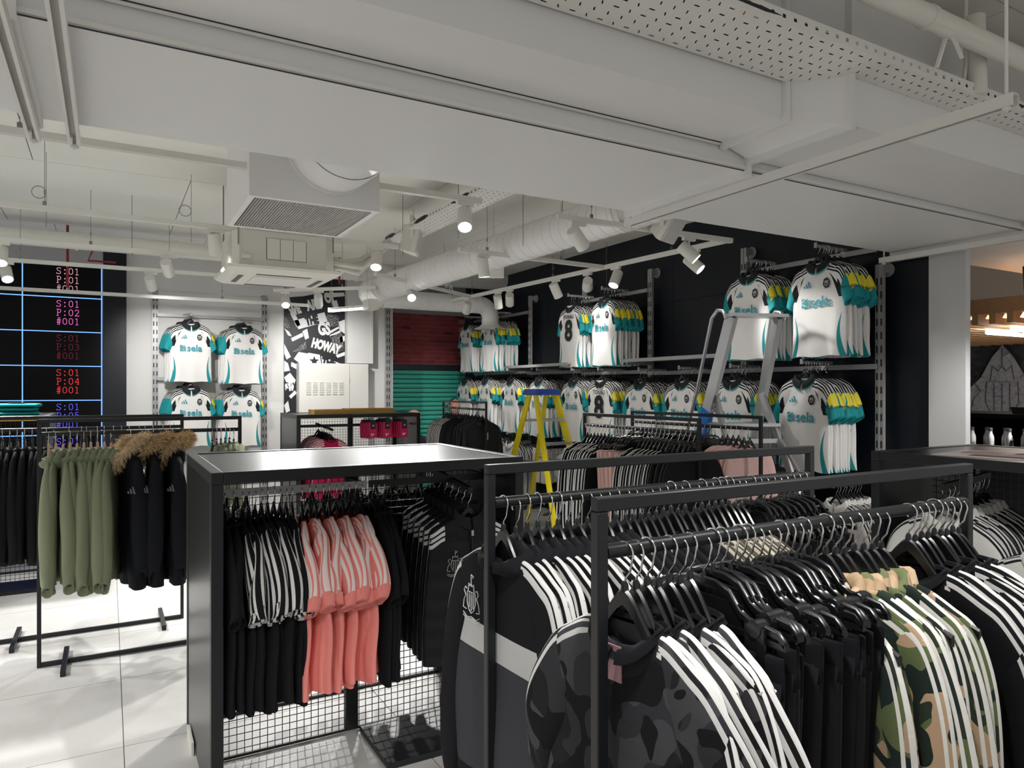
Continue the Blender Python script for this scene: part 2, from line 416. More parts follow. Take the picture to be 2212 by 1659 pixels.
# ---- video wall
led = thing('video_wall', 'tall black video wall showing coloured S P test codes in a blue grid', 'screen', (0, 10.09, 0))
cells_x = [-2.48, -1.679, -.877, -.075]; cells_z = [3.17-.412*k for k in range(8)]
lab = {0: 'led_rose', 1: 'led_magenta', 2: 'led_dim', 3: 'led_red', 4: 'led_indigo', 5: 'led_indigo', 6: 'led_indigo'}
GL = {'S': [[(.85, .82), (.85, .98), (.75, .93), (.5, 1), (.2, .9), (.15, .72), (.3, .57), (.7, .46), (.87, .3), (.82, .1), (.5, 0), (.25, .06), (.13, .02), (.13, .2)]],
      'P': [[(.1, 0), (.5, 0)], [(.3, 0), (.3, 1)], [(.1, 1), (.65, 1), (.88, .88), (.88, .6), (.65, .46), (.3, .46)]],
      ':': [[(.44, .62), (.56, .62), (.56, .74), (.44, .74), (.44, .62)], [(.44, .02), (.56, .02), (.56, .14), (.44, .14), (.44, .02)]],
      '0': [[(.5, 0), (.2, .15), (.13, .5), (.2, .85), (.5, 1), (.8, .85), (.87, .5), (.8, .15), (.5, 0)]],
      '1': [[(.2, .86), (.5, 1), (.5, 0)], [(.2, 0), (.8, 0)]],
      '2': [[(.15, .75), (.2, .92), (.5, 1), (.8, .9), (.82, .7), (.6, .4), (.12, 0), (.88, 0), (.88, .12)]],
      '3': [[(.18, .9), (.5, 1), (.8, .88), (.8, .66), (.45, .54), (.8, .44), (.87, .2), (.55, 0), (.13, .08)]],
      '4': [[(.72, 0), (.72, 1), (.12, .32), (.9, .32)], [(.5, 0), (.9, 0)]],
      '5': [[(.8, 1), (.25, 1), (.22, .58), (.5, .64), (.82, .5), (.85, .22), (.55, 0), (.15, .1)]],
      '6': [[(.8, .95), (.45, .9), (.18, .5), (.18, .25), (.5, 0), (.82, .25), (.6, .55), (.2, .4)]],
      '7': [[(.15, .85), (.15, 1), (.85, 1), (.4, 0)]],
      '#': [[(.32, -.1), (.42, 1.1)], [(.62, -.1), (.72, 1.1)], [(.1, .32), (.85, .32)], [(.14, .68), (.9, .68)]]}
GLM = {}
def glyphs(t, mt):
    k = (t, mt)
    if k not in GLM:
        b = MB(); W = .062; Hh = .075
        for i, ch in enumerate(t):
            for st in GL[ch]:
                for p, q in zip(st, st[1:]):
                    b.bar((i*W+p[0]*W*.86, 0, p[1]*Hh), (i*W+q[0]*W*.86, 0, q[1]*Hh), .004, .0066, 0, (0, 1, 0))
        GLM[k] = b.mesh('code_text', mt)
    return GLM[k]
for i in range(3):
    for j in range(7):
        x0, x1, z1, z0 = cells_x[i], cells_x[i+1], cells_z[j], cells_z[j+1]
        c = bx('screen_module', 'screen_black', (x0+.001, x1-.001, -.05, 0, z0+.001, z1-.001), led)
        for k, t in enumerate(('S:01', 'P:%02d' % (j+1), '#001')):
            ob('code_text', glyphs(t, lab[j]), c, (x0+.33, -.053, z1-.115-k*.105+(.0 if j else -.02)))
for x in cells_x[1:]: bx('grid_line', 'led_blue', (x-.007, x+.004, -.056, -.05, .3, 3.17), led)
for z in cells_z[1:]: bx('grid_line', 'led_blue', (-2.48, -.07, -.056, -.05, z-.004, z+.006), led)
bx('side_cheek', 'navy_wall', (-.06, .19, -.09, 0, 0, CEIL-.02), led)
bx('top_fascia', 'grey_wall', (-2.6, -.06, -.06, 0, 3.18, CEIL-.01), led)

# ================================================================ ducts and services
def duct_piece(x0, x1, a, b):
    """tapering casing between two rectangles a=(y0,y1,z0,z1) at x0 and b at x1"""
    m_ = MB(); f_ = lambda x, r: [(x, r[0], r[2]), (x, r[1], r[2]), (x, r[1], r[3]), (x, r[0], r[3])]
    m_.rings([f_(x0, a), f_(x1, b)], 0, True); return m_.mesh('casing', 'duct_paint')
ZA = 2.70
da = thing('supply_duct', 'wide white rectangular air duct, the lower of the pair, crossing the ceiling', 'duct', (0, 0, 0))
ob('casing', duct_piece(-.23, 2.655, (2.41, 3.29, ZA, 3.30), (2.41, 3.29, ZA, 3.30)), da)
ob('casing', duct_piece(2.665, 5.24, (2.41, 3.29, ZA, 3.30), (2.41, 3.29, ZA, 3.30)), da)
ob('casing', duct_piece(5.25, 9.2, (2.41, 3.29, ZA, 3.30), (2.41, 3.29, ZA, 3.30)), da)
ob('casing', duct_piece(-1.3, -.245, (2.62, 2.86, ZA, 3.1), (2.41, 3.29, ZA, 3.30)), da)
for x in (-.245, 2.648, 5.235): bx('flange', 'duct_paint', (x, x+.022, 2.38, 3.32, ZA-.03, 3.32), da)
bx('seam_strip', 'seam', (-.23, 5.24, 2.4075, 2.412, ZA-.001, ZA+.0025), da)
bx('edge_bead', 'white_metal', (-.23, 9.2, 2.398, 2.41, ZA+.006, ZA+.02), da)
db = thing('branch_duct', 'narrower white duct stepping down beside the wide duct, nearest the camera', 'duct', (0, 0, 0))
ob('casing', duct_piece(-1.5, 2.485, (2.05, 2.398, 2.80, 3.32), (2.05, 2.398, 2.80, 3.32)), db)
ob('casing', duct_piece(2.495, 2.66, (2.05, 2.398, 2.80, 3.32), (1.87, 2.398, 2.752, 3.32)), db)
ob('casing', duct_piece(2.67, 9.2, (1.87, 2.398, 2.752, 3.32), (1.87, 2.398, 2.752, 3.32)), db)
bx('flange', 'duct_paint', (2.478, 2.502, 2.025, 2.398, 2.772, 3.34), db); bx('flange', 'duct_paint', (2.653, 2.677, 1.845, 2.398, 2.724, 3.34), db)
bx('edge_bead', 'white_metal', (-1.5, 2.47, 2.385, 2.398, 2.79, 2.80), db); bx('seam_strip', 'seam', (-1.5, 2.47, 2.383, 2.386, 2.796, 2.80), db)
def channel(label, x, y0, y1, z, slots=True):
    t = thing('strut_channel', label, 'bracket', (x, y0, z))
    L = y1-y0; b = MB(); b.box(-.021, .021, 0, L, .018, .021); b.box(-.021, -.018, 0, L, -.02, .018); b.box(.018, .021, 0, L, -.02, .018)
    b.box(-.018, -.010, 0, L, -.02, -.017); b.box(.010, .018, 0, L, -.02, -.017)
    ob('rail', b.mesh('rail', 'white_metal'), t)
    rod = MB(); rod.tube([(0, 0, -.035), (0, 0, CEIL-z)], .006, 8); rod.lathe([(.014, -.018), (.014, -.03)], (0, 0, 0), 6)
    rm = rod.mesh('threaded_rod', 'white_metal', True, 40)
    ob('threaded_rod', rm, t, (0, .03, 0)); ob('threaded_rod', rm, t, (0, L-.03, 0))
channel('outer one of two white strut brackets under the left end of the duct', -.255, 1.95, 3.36, ZA-.055)
channel('inner one of two white strut brackets under the left end of the duct', -.12, 1.95, 3.36, ZA-.055)
channel('long white strut bracket running from the duct to the perforated cable tray', 2.70, 1.26, 3.36, ZA-.055)
channel('white strut bracket under the duct above the black display unit at right', 5.18, 1.26, 3.36, ZA-.055)

def tray(label, x0, x1, y0, y1, z, along='x', rows=7, pitch=.058, dense=1.0):
    t = thing('cable_tray', label, 'cable tray', (x0, y0, z))
    L, W = (x1-x0, y1-y0) if along == 'x' else (y1-y0, x1-x0)
    P = (lambda a, b, h: (a, b, h)) if along == 'x' else (lambda a, b, h: (b, a, h))
    b = MB(); n = int(L/pitch); pa = L/n; pb = W/rows
    def cell(fr, pa, pb, ha, hb, a0, b0, skew=0.0):
        o = [(0, 0), (pa, 0), (pa, pb), (0, pb)]; ca, cb = pa/2, pb/2
        i = [(ca-ha-skew, cb-hb), (ca+ha-skew, cb-hb), (ca+ha+skew, cb+hb), (ca-ha+skew, cb+hb)]
        b.add([fr(a0+x, b0+y) for x, y in o+i], [(0, 1, 5, 4), (1, 2, 6, 5), (2, 3, 7, 6), (3, 0, 4, 7)])
    for r_ in range(rows):
        for k in range(n):
            if r_ in (2, 5) and rows == 7: ha, hb, sk = .0028, pb*.20, .004
            else: ha, hb, sk = (pa*.20, .0034, 0) if k % 2 == 0 else (.0030, pb*.19, .005)
            cell(lambda a, c: P(a, c, 0), pa, pb, ha, hb, k*pa, r_*pb, sk)
    ob('bed', b.mesh('bed', 'white_metal'), t)
    for side in (0, W):
        b = MB()
        for k in range(n): cell(lambda a, c: P(a, side, c), pa, .05, .008, .007, k*pa, 0)
        ob('side_lip', b.mesh('side_lip', 'white_metal'), t)
    for i in range(7):  # thick black cables fill the bed, standing in for the shadow inside the tray
        q = W*(.10+.133*i); c = MB(); c.tube([P(L*k/14, q+.018*math.sin(k*1.3+i*2), .026+.004*math.sin(k+i)) for k in range(15)], .021, 6)
        ob('cable', c.mesh('cable', 'cable_black', True), t)
    return t
tray('long white perforated cable tray in front of the ducts', .3, 6.2, 1.71, 2.035, 2.95)
tray('smaller white perforated cable tray hanging beyond the ducts', 2.32, 2.56, 4.3, 6.55, 3.08, 'y', 5)
# pipes in the upper right
def pipe(name, label, pts, r, mt='white_plastic', cat='pipe', n=14, bands=()):
    t = thing(name, label, cat, pts[0]); o0 = Vector(pts[0]); q = [Vector(p)-o0 for p in pts]
    b = MB(); b.tube(q, r, n); ob('run', b.mesh('run', mt, True, 40), t)
    for f_ in bands:
        i = int(f_*(len(q)-1)); i = min(i, len(q)-2); p = q[i].lerp(q[i+1], f_*(len(q)-1)-i); d = (q[i+1]-q[i]).normalized()
        c = MB(); c.tube([p-d*.012, p+d*.012], r*1.12 if not isinstance(r, list) else r[i]*1.12, n); ob('collar', c.mesh('collar', mt, True, 40), t)
    return t
pipe('drain_pipe', 'white drain pipe high up beside the cable tray', [(1.9, 1.62, 3.12), (6, 1.62, 3.1)], .044, bands=(.22, .5))
pipe('drain_pipe', 'thicker white pipe behind the drain pipe in the top right', [(2.6, 1.15, 3.2), (6, 1.3, 3.18)], .055, bands=(.3,))
pipe('riser_pipe', 'upright white pipe standing on the cable tray in the top right', [(3.35, 1.72, 2.955), (3.33, 1.72, 3.3)], .042)
pipe('conduit', 'thin white conduit curving up from the cable tray', [(3.1, 1.78, 2.97), (3.2, 1.76, 2.97), (3.28, 1.74, 3.0), (3.3, 1.74, 3.1), (3.3, 1.74, 3.38)], .009)
hg = thing('pipe_hanger', 'white V-shaped hanger holding the drain pipe over the tray', 'bracket', (2.95, 1.62, 3.0))
for s_ in (-1, 1): ob('arm', MB().bar((0, s_*.05, -.03), (0, s_*.012, .08), .012, .012).mesh('arm', 'white_metal'), hg)

# ---- square plenum diffuser with round neck
pb_ = thing('diffuser_box', 'square white air diffuser box with grey slatted grille underneath', 'air vent', (.685, 4.19, 2.75))
b = MB(); W, D, Hh = .76, .86, .60
b.box(0, .012, 0, D, 0, Hh); b.box(W-.012, W, 0, D, 0, Hh); b.box(.012, W-.012, D-.012, D, 0, Hh); b.box(.012, W-.012, 0, .012, 0, Hh); b.box(0, W, 0, D, Hh, Hh+.01)
ob('housing', b.mesh('housing', 'duct_paint'), pb_)
b = MB(); b.box(0, W, 0, .035, -.008, 0); b.box(0, W, D-.035, D, -.008, 0); b.box(0, .035, .035, D-.035, -.008, 0); b.box(W-.035, W, .035, D-.035, -.008, 0); ob('grille_frame', b.mesh('grille_frame', 'duct_paint'), pb_)
bx('grille_back', 'grille_grey', (.035, W-.035, .035, D-.035, .012, .02), pb_)
sl = MB(); sl.box(-.0014, .0014, .035, D-.035, -.006, .010); sl = sl.mesh('blade', 'grille_slat')
for k in range(42): ob('blade', sl, pb_, (.05+k*(W-.1)/41, 0, 0))
nk = MB(); nk.lathe([(.27, -.72), (.27, -.03), (.282, -.03), (.282, .0)], (.473, 0, .34), 40, 0, True, 'y'); ob('round_neck', nk.mesh('round_neck', 'duct_paint', True, 40), pb_)
nk = MB(); nk.lathe([(.275, -.32), (.279, -.31), (.279, -.29), (.275, -.28)], (.473, 0, .34), 40, 0, False, 'y'); ob('neck_collar', nk.mesh('neck_collar', 'duct_paint', True, 40), pb_)

# ---- ceiling cassette air conditioner
ac = thing('ceiling_cassette', 'white ceiling cassette air conditioner hung on rods below the diffuser', 'air conditioner', (.80, 5.68, 2.55))
b = MB(); b.prism([(.06, .02), (.72, .02), (.80, .10), (.80, .70), (.72, .78), (.06, .78), (-.02+.04, .70), (.02, .10)], .27, 0, 'xy', .05); ob('casing', b.mesh('casing', 'white_plastic'), ac)
b = MB(); b.rings([[(-.03, -.02, .05), (.85, -.02, .05), (.85, .80, .05), (-.03, .80, .05)], [(-.02, -.01, .03), (.84, -.01, .03), (.84, .79, .03), (-.02, .79, .03)], [(.04, .06, 0), (.78, .06, 0), (.78, .74, 0), (.04, .74, 0)]], 0, True); fp = ob('fascia', b.mesh('fascia', 'white_plastic'), ac)
bx('intake_grille', 'grille_slat', (.2, .62, .2, .6, -.006, .0), fp)
for x0, x1, y0, y1 in ((.2, .62, .09, .13), (.2, .62, .67, .71), (.08, .12, .2, .6), (.70, .74, .2, .6)): bx('air_flap', 'grille_grey', (x0, x1, y0, y1, -.003, .003), fp)
for k in range(3): bx('access_panel', 'white_metal', (.26+k*.1+.002, .36+k*.1-.002, .012, .02, .11, .27), ac)
bx('panel_gap', 'seam', (.258, .562, .0165, .0195, .108, .272), ac)
bx('bracket', 'white_metal', (.08, .14, -.01, .02, .1, .13), ac)
rm = MB().tube([(0, 0, .2), (0, 0, .84)], .006, 6).mesh('threaded_rod', 'steel_wire')
for x, y in ((.05, .0), (.77, .0), (.05, .8), (.77, .8)): ob('threaded_rod', rm, ac, (x, y, 0))
b = MB()
for i, (dy, dz) in enumerate(((0, 0), (.05, .03), (.1, -.02), (.16, .03))):
    b.tube([(.80, .2+dy, .16+dz), (.95, .22+dy, .15+dz), (1.1, .3+dy, .16+dz*2), (1.25, .34+dy, .28+dz), (1.38, .3+dy, .4+dz)], .022+.008*(i % 2), 8)
ob('lagged_pipes', b.mesh('lagged_pipes', 'white_plastic', True), ac)

# ---- spiral duct, elbow, branch and bell mouth
sp = thing('spiral_duct', 'long white spiral-wound round duct descending towards the back wall', 'duct', (3.42, 3.6, 2.98))
A, B_ = Vector((0, 0, .02)), Vector((2.86-3.42, 8.62-3.6, -.10))
nr = 46; b = MB(); d = (B_-A)
pts, rs = [], []
for k in range(nr):
    for f_, rr in ((0, .150), (.86, .150), (.90, .1555), (.96, .1555)):
        pts.append(A+d*((k+f_)/nr)); rs.append(rr)
b.tube(pts, rs, 32); ob('spiral_tube', b.mesh('spiral_tube', 'duct_paint', True, 30), sp)
for f_ in (.12, .5, .93):
    b = MB(); q = A+d*f_; dn = d.normalized(); b.tube([q-dn*.012, q+dn*.012], .158, 32); ob('joint_band', b.mesh('joint_band', 'white_metal', True, 40), sp)
b = MB(); e0 = A+d; arc = []
for k in range(10):
    a = k/9*R(88); arc.append(e0+Vector((.22*(1-math.cos(a)), .22*math.sin(a), -.005*k)))
b.tube(arc, [.150-.003*k for k in range(10)], 32); ob('elbow', b.mesh('elbow', 'duct_paint', True, 40), sp)
sb = thing('exhaust_duct', 'white round duct ending in a downturned bell mouth before the brick panel', 'duct', (2.86+.22, 8.84, 2.835))
q0 = Vector((0, 0, 0)); q1 = Vector((1.42, .0, 0)); pts, rs = [], []
for k in range(12):
    for f_, rr in ((0, .120), (.9, .120), (.94, .122), (.98, .122)): pts.append(q0.lerp(q1, (k+f_)/12)); rs.append(rr)
b = MB(); b.tube(pts, rs, 28); ob('spiral_tube', b.mesh('spiral_tube', 'duct_paint', True, 30), sb)
arc = [q1+Vector((.17*math.sin(R(90)*k/9), 0, -.17*(1-math.cos(R(90)*k/9)))) for k in range(10)]+[q1+Vector((.17, 0, -.24))]
b = MB(); b.tube(arc, .120, 28); ob('elbow', b.mesh('elbow', 'duct_paint', True, 40), sb)
b = MB(); b.lathe([(.12, 0), (.125, -.03), (.15, -.06), (.21, -.085), (.225, -.09), (.22, -.095), (.14, -.075), (.11, -.03)], (q1.x+.17, 0, -.235), 36, 0, False); ob('bell_mouth', b.mesh('bell_mouth', 'white_metal', True, 60), sb)
b = MB(); b.lathe([(.126, -.012), (.126, .012)], (.98, 0, 0), 28, 0, False, 'x'); ob('hanging_strap', b.mesh('hanging_strap', 'white_metal', True), sb)
b = MB(); b.bar((.98, -.12, 0), (.98, -.02, .24), .02, .003); b.bar((.98, .12, 0), (.98, .02, .24), .02, .003); b.tube([(.98, 0, .24), (.98, 0, .55)], .003, 6); ob('hanging_strap', b.mesh('hanging_strap', 'white_metal'), sb)
pipe('ventilation_pipe', 'large white pipe behind the round ducts with a capped end', [atY(560, 566, 9.6), atY(1168, 612, 9.6)], .155, 'duct_paint', bands=(.3, .62, .86))
pipe('ceiling_pipe', 'cracked cream pipe running along the ceiling before the video wall', [atY(-80, 500, 8.6), atY(480, 548, 8.6)], .085, 'cream_ceiling', bands=(.4, .8))
rp = pipe('sprinkler_pipe', 'dark red sprinkler drop pipe in front of the video wall', [(atY(146, 500, 8.9).x, 8.9, CEIL), atY(146, 622, 8.9)], .013, 'red_pipe')
pipe('sprinkler_pipe', 'bent dark red sprinkler pipe above the video wall', [(atY(206, 535, 9.4).x, 9.4, CEIL), atY(203, 535, 9.4), atY(190, 563, 9.4), atY(250, 567, 9.4)], .013, 'red_pipe')
pipe('sprinkler_pipe', 'short red sprinkler branch behind the spiral duct', [atY(860, 556, 9.2), atY(893, 560, 9.2), (atY(893, 560, 9.2).x, 9.2, CEIL)], .016, 'red_pipe')
pipe('sprinkler_pipe', 'upright red sprinkler pipe right of the air conditioner', [(atY(733, 580, 9.3).x, 9.3, CEIL), atY(733, 614, 9.3)], .013, 'red_pipe')

# ================================================================ lighting tracks and spotlights
def track(label, pts, z=2.9, wires=()):
    t = thing('lighting_track', label, 'track', (pts[0][0], pts[0][1], z)); o0 = Vector((*pts[0], z))
    q = [Vector((*p, z))-o0 for p in pts]
    for p, r_ in zip(q, q[1:]):
        b = MB(); b.bar(p, r_, .042, .036); d = (r_-p).normalized(); sd = Vector((-d.y, d.x, 0))
        b.bar(p+sd*.008+Vector((0, 0, -.018)), r_+sd*.008+Vector((0, 0, -.018)), .006, .004); b.bar(p-sd*.008+Vector((0, 0, -.018)), r_-sd*.008+Vector((0, 0, -.018)), .006, .004)
        ob('rail', b.mesh('rail', 'white_metal'), t)
        L = (r_-p).length; n = max(2, round(L/1.5))
        wm = MB().tube([(0, 0, .017), (0, 0, CEIL-z)], .0022, 5).box(-.012, .012, -.004, .004, .017, .05).tube([(0, 0, .10), (0, 0, .125)], .006, 6).mesh('suspension_wire', 'steel_wire')
        for k in range(n): ob('suspension_wire', wm, t, p.lerp(r_, (k+.35)/n))
    return t
TR = {}
def T(key, label, pts, z=2.9): TR[key] = (pts, z); track(label, pts, z)
T('a', 'white lighting track nearest the wide duct, ending beside the diffuser box', [(-2.5, 4.26), (2.2, 4.30)], 2.93)
T('b', 'white lighting track passing over the air conditioner', [(-2.5, 5.8), (2.2, 5.9)])
T('c', 'white lighting track just below the cracked ceiling pipe', [(-2.5, 7.25), (1.0, 7.2)])
T('d', 'white lighting track with grey spotlights before the video wall', [(-2.5, 8.35), (1.4, 8.3)])
T('e', 'lowest white lighting track, nearest the video wall and left shirts', [(-2.5, 9.15), (2.2, 9.1)], 2.72)
T('f', 'long white lighting track over the wall of shirts', [(4.32, 4.1), (3.98, 9.3)], 2.85)
T('g', 'white cross track joining the shirt wall track behind the spiral duct', [(2.7, 4.12), (4.36, 4.1)], 2.85)
T('h', 'white middle cross track joining the shirt wall track', [(2.6, 5.5), (4.22, 5.6)], 2.85)
T('i', 'white far cross track under the round duct elbow', [(2.4, 7.1), (4.05, 8.2)], 2.85)
T('j', 'white slanting track in front of the mural', [(1.75, 8.95), (2.75, 8.1)], 2.86)
can = MB(); can.lathe([(.046, .085), (.05, .078), (.05, -.078), (.044, -.078), (.044, -.06)], (0, 0, 0), 28, 0, False)
can.lathe([(.0, .085), (.046, .085)], (0, 0, 0), 28, 0, False); can = can.mesh('can', 'white_metal', True, 40)
lens = MB().lathe([(.0, -.066), (.0438, -.066)], (0, 0, 0), 28, 0, False).mesh('lens', 'lamp_glow')
lens_off = MB().lathe([(.0, -.07), (.0438, -.07)], (0, 0, 0), 28, 0, False).mesh('lens', 'white_plastic')
adapter = MB().box(-.06, .06, -.015, .015, -.028, 0).mesh('track_adapter', 'white_metal')
stem_m = MB().tube([(0, 0, -.028), (0, 0, -.075)], .010, 10).mesh('stem', 'white_metal', True, 40)
NS = 0
def spot(where, loc, aim, lit=True, power=None, ra=0.0, beam=62):
    global NS; NS += 1
    t = thing('track_spotlight', 'white cylinder track spotlight '+where, 'spotlight', loc, ra, 'track spotlights')
    ob('track_adapter', adapter, t); ob('stem', stem_m, t)
    d = (Vector(aim)-Vector(loc)).normalized(); c = Vector((0, 0, -.12))
    rot = Matrix.Rotation(-ra, 3, 'Z') @ d
    q = rot.to_track_quat('-Z', 'Y').to_euler()
    h = ob('can', can, t, c, q); ob('lens', lens if lit else lens_off, h)
    if lit: spot_lamp('spot_beam', Vector(loc)+Vector((0, 0, -.12))+d*.085, Vector(loc)+d*3, power or SPOT_W, R(beam))
FL_W = 150.0
def S_(where, px, key, aim, **k):
    (p, q), z = TR[key]; r = ray(px, 842); p, q = Vector(p), Vector(q); d = q-p
    t = (p.y*r.x-p.x*r.y)/(d.x*r.y-d.y*r.x)            # where the sight line crosses the track
    c = p+d*t; spot(where, (c.x, c.y, z-.017), aim, ra=math.atan2(d.y, d.x), **k)
FAR_W = FL_W*1.4
S_('glaring at the track end beside the diffuser box', 1004, 'a', (1.2, 2.4, 0), power=FL_W, beam=80)
S_('pointing down above the air conditioner', 465, 'b', (.95, 6.6, .8), power=FAR_W, beam=80)
S_('glowing beside the lagged pipes', 813, 'b', (1.4, 4.6, .6), power=FAR_W, beam=80)
S_('glaring below the spiral duct', 889, 'i', (1.9, 4.6, .8), power=FAR_W, beam=80)
S_('hanging left of the air conditioner', 362, 'c', (1.3, 9.9, 1.0), power=FL_W*.5, beam=75)
S_('aimed at the left shirt display', 326, 'd', (.8, 9.9, 1.6), power=FL_W*.38, beam=85)
S_('lit at the left picture edge, upper one', 2, 'c', (-.7, 6.0, .8), power=FAR_W, beam=80)
S_('lit at the left picture edge, lower one', 14, 'd', (-.3, 6.4, .6), power=FAR_W, beam=80)
S_('glowing in front of the mural edge', 617, 'j', (1.5, 6.9, .9), power=FAR_W, beam=80)
S_('glowing under the air conditioner', 688, 'j', (2.7, 10.1, 1.5), power=FL_W*.55, beam=95)
S_('large, at the corner of the shirt wall track', 1488, 'g', (4.75, 3.3, 1.7), power=SPOT_W*.5)
S_('behind the large corner spotlight on the shirt wall track', 1499, 'f', (4.8, 3.6, 1.9), power=SPOT_W*1.3)
S_('lit behind the spiral duct, aimed at the shirts', 1249, 'g', (4.7, 4.7, 1.3), power=SPOT_W*.9)
S_('lit, aimed back from the shirt wall track beside the arm', 1330, 'f', (2.9, 5.0, .5), power=FL_W*.8, beam=80)
S_('tilted left on the shirt wall track above the number shirt', 1269, 'f', (5.0, 7.1, 2.3), power=SPOT_W*1.2)
S_('hanging straight, fourth from the shirt wall track corner', 1201, 'f', (5.1, 6.6, 1.4))
S_('tilted left at the far end of the shirt wall track', 1076, 'f', (4.7, 8.2, 1.3), power=SPOT_W*1.3)
S_('hanging straight at the far end of the shirt wall track', 1101, 'f', (5.0, 8.8, 1.5), power=SPOT_W*1.3)
S_('lit, beside a white loudspeaker under the spiral duct', 1044, 'h', (3.2, 5.6, .6), power=FL_W, beam=80)
S_('small and lit behind the bell mouth', 1009, 'f', (4.55, 10.3, .6), power=SPOT_W*1.6, beam=85)
# unseen tracks and spotlights added behind and beside the viewer to brighten the room
T('k', 'added unseen lighting track behind the viewer', [(-2.5, .6), (2.6, .6)], 2.6)
for k, (x, y, ax, ay) in enumerate(((-1.9, .6, -1.6, 1.6), (-.7, .6, -.5, 1.8), (.6, .6, .7, 1.4), (1.6, .6, 1.6, 1.3), (2.5, .6, 2.5, 1.8))):
    spot('%s of the added unseen ones behind the viewer' % ORD[k], (x, y, 2.583), (ax, ay, 0), beam=90, power=FL_W*(.30 if k in (2, 3) else .55))
T('l', 'added unseen lighting track beyond the display unit at right', [(4.9, .8), (4.9, 2.2)], 2.55)
spot('added unseen over the display unit at right', (4.9, 1.9, 2.533), (5.0, 2.6, .6), power=FL_W*.5, beam=110)  # out-of-view lamp and track added to brighten the column
for k, (x, y) in enumerate(((-1.9, 4.26), (-2.2, 5.8), (-2.0, 7.25))): spot('%s of the added unseen ones beyond the left picture edge' % ORD[k], (x, y, 2.913 if k == 0 else 2.883), (x+.6, y-.4, 0), power=FL_W, beam=90)  # added out of view so the lit floor brightens the ceiling
T('m', 'added unseen lighting track above the till beyond the column', [(6.6, 2.1), (9.0, 2.1)], 2.9)
for k, (x, ax, ay, az) in enumerate(((7.0, 7.0, 3.4, 1.1), (8.2, 9.4, 4.6, 1.5))): spot('%s of the added unseen ones on the till track' % ORD[k], (x, 2.1, 2.883), (ax, ay, az), power=FL_W*2.2, beam=100)  # lamps and track added out of view to brighten the till bay
# other ceiling fittings
ll = thing('linear_light', 'bright linear batten light slanting in front of the mural', 'light', (2.40, 8.50, 2.62))
b = MB(); b.bar((-.02, .28, .03), (.30, -.32, .03), .05, .03); ob('housing', b.mesh('housing', 'white_metal'), ll)
b = MB(); b.bar((-.02, .28, .005), (.30, -.32, .005), .046, .02); ob('tube', b.mesh('tube', 'tube_glow'), ll)
b = MB().box(.22, .34, -.52, -.30, -.03, .09); ob('control_box', b.mesh('control_box', 'white_plastic'), ll)
b = MB(); b.tube([(0, .25, .04), (0, .25, .78)], .002, 5); b.tube([(.28, -.28, .04), (.28, -.28, .78)], .002, 5); ob('suspension_wire', b.mesh('suspension_wire', 'steel_wire'), ll)
def speaker(label, p, rz, tilt):
    t = thing('loudspeaker', label, 'loudspeaker', p, rz)
    b = MB(); b.rings([[(-.10, 0, -.13), (.10, 0, -.13), (.10, 0, .13), (-.10, 0, .13)], [(-.10, .04, -.13), (.10, .04, -.13), (.10, .04, .13), (-.10, .04, .13)], [(-.055, .15, -.11), (.055, .15, -.11), (.055, .15, .11), (-.055, .15, .11)]], 0, True)
    ob('cabinet', b.mesh('cabinet', 'white_plastic'), t, rot=(tilt, 0, 0))
    b = MB(); b.box(-.09, .09, -.008, -.001, -.12, .12)
    for k in range(14): b.box(-.088, .088, -.011, -.008, -.115+k*.0172, -.107+k*.0172)
    ob('grille', b.mesh('grille', 'grille_slat'), t, rot=(tilt, 0, 0))
    b = MB(); b.bar((-.11, .05, 0), (-.11, .05, .2), .012, .03); b.bar((.11, .05, 0), (.11, .05, .2), .012, .03); b.bar((-.11, .05, .2), (.11, .05, .2), .03, .012); b.tube([(0, .05, .2), (0, .05, CEIL-p[2])], .006, 6)
    ob('bracket', b.mesh('bracket', 'white_metal'), t)
speaker('white loudspeaker below the wide duct near the corner spotlight', atZ(1460, 490, 2.84), R(20), R(35))
speaker('white loudspeaker half hidden under the spiral duct', atZ(1066, 572, 2.85), R(-30), R(20))
speaker('white loudspeaker above the spiral duct beside the cable tray', atZ(905, 520, 3.0), R(60), R(10))
for k, (x, y) in enumerate(((84, 415), (400, 455))):
    p = atZ(x, y, 3.1); t = thing('cable_coil', ('left' if k == 0 else 'right')+' coiled spare suspension wire tied below the ceiling', 'wire', p)
    b = MB(); b.tube([(.045*math.cos(a/3), 0, .045*math.sin(a/3)) for a in range(20)], .003, 5); ob('loop', b.mesh('loop', 'steel_wire'), t)
    b = MB(); b.tube([(.045, 0, -.25), (.045, 0, .3)], .002, 5); ob('drop_wire', b.mesh('drop_wire', 'steel_wire'), t)
for k, (x, y) in enumerate(((285, 470), (1130, 440), (1215, 430), (990, 420), (1310, 560), (870, 470))):
    p = atZ(x, y, 3.2); b = MB(); b.tube([(0, 0, -.35), (0, 0, .2)], .003, 5)
    tag(ob('hanger_rod', b.mesh('hanger_rod', 'steel_wire'), None, p), ['thin ceiling rod left of the coiled wire', 'thin ceiling rod above the spiral duct near the duct edge', 'thin rod above the spiral duct, right one', 'thin rod by the far cable tray', 'thin rod below the spiral duct near the arm', 'thin rod beside the diffuser box'][k], 'rod')

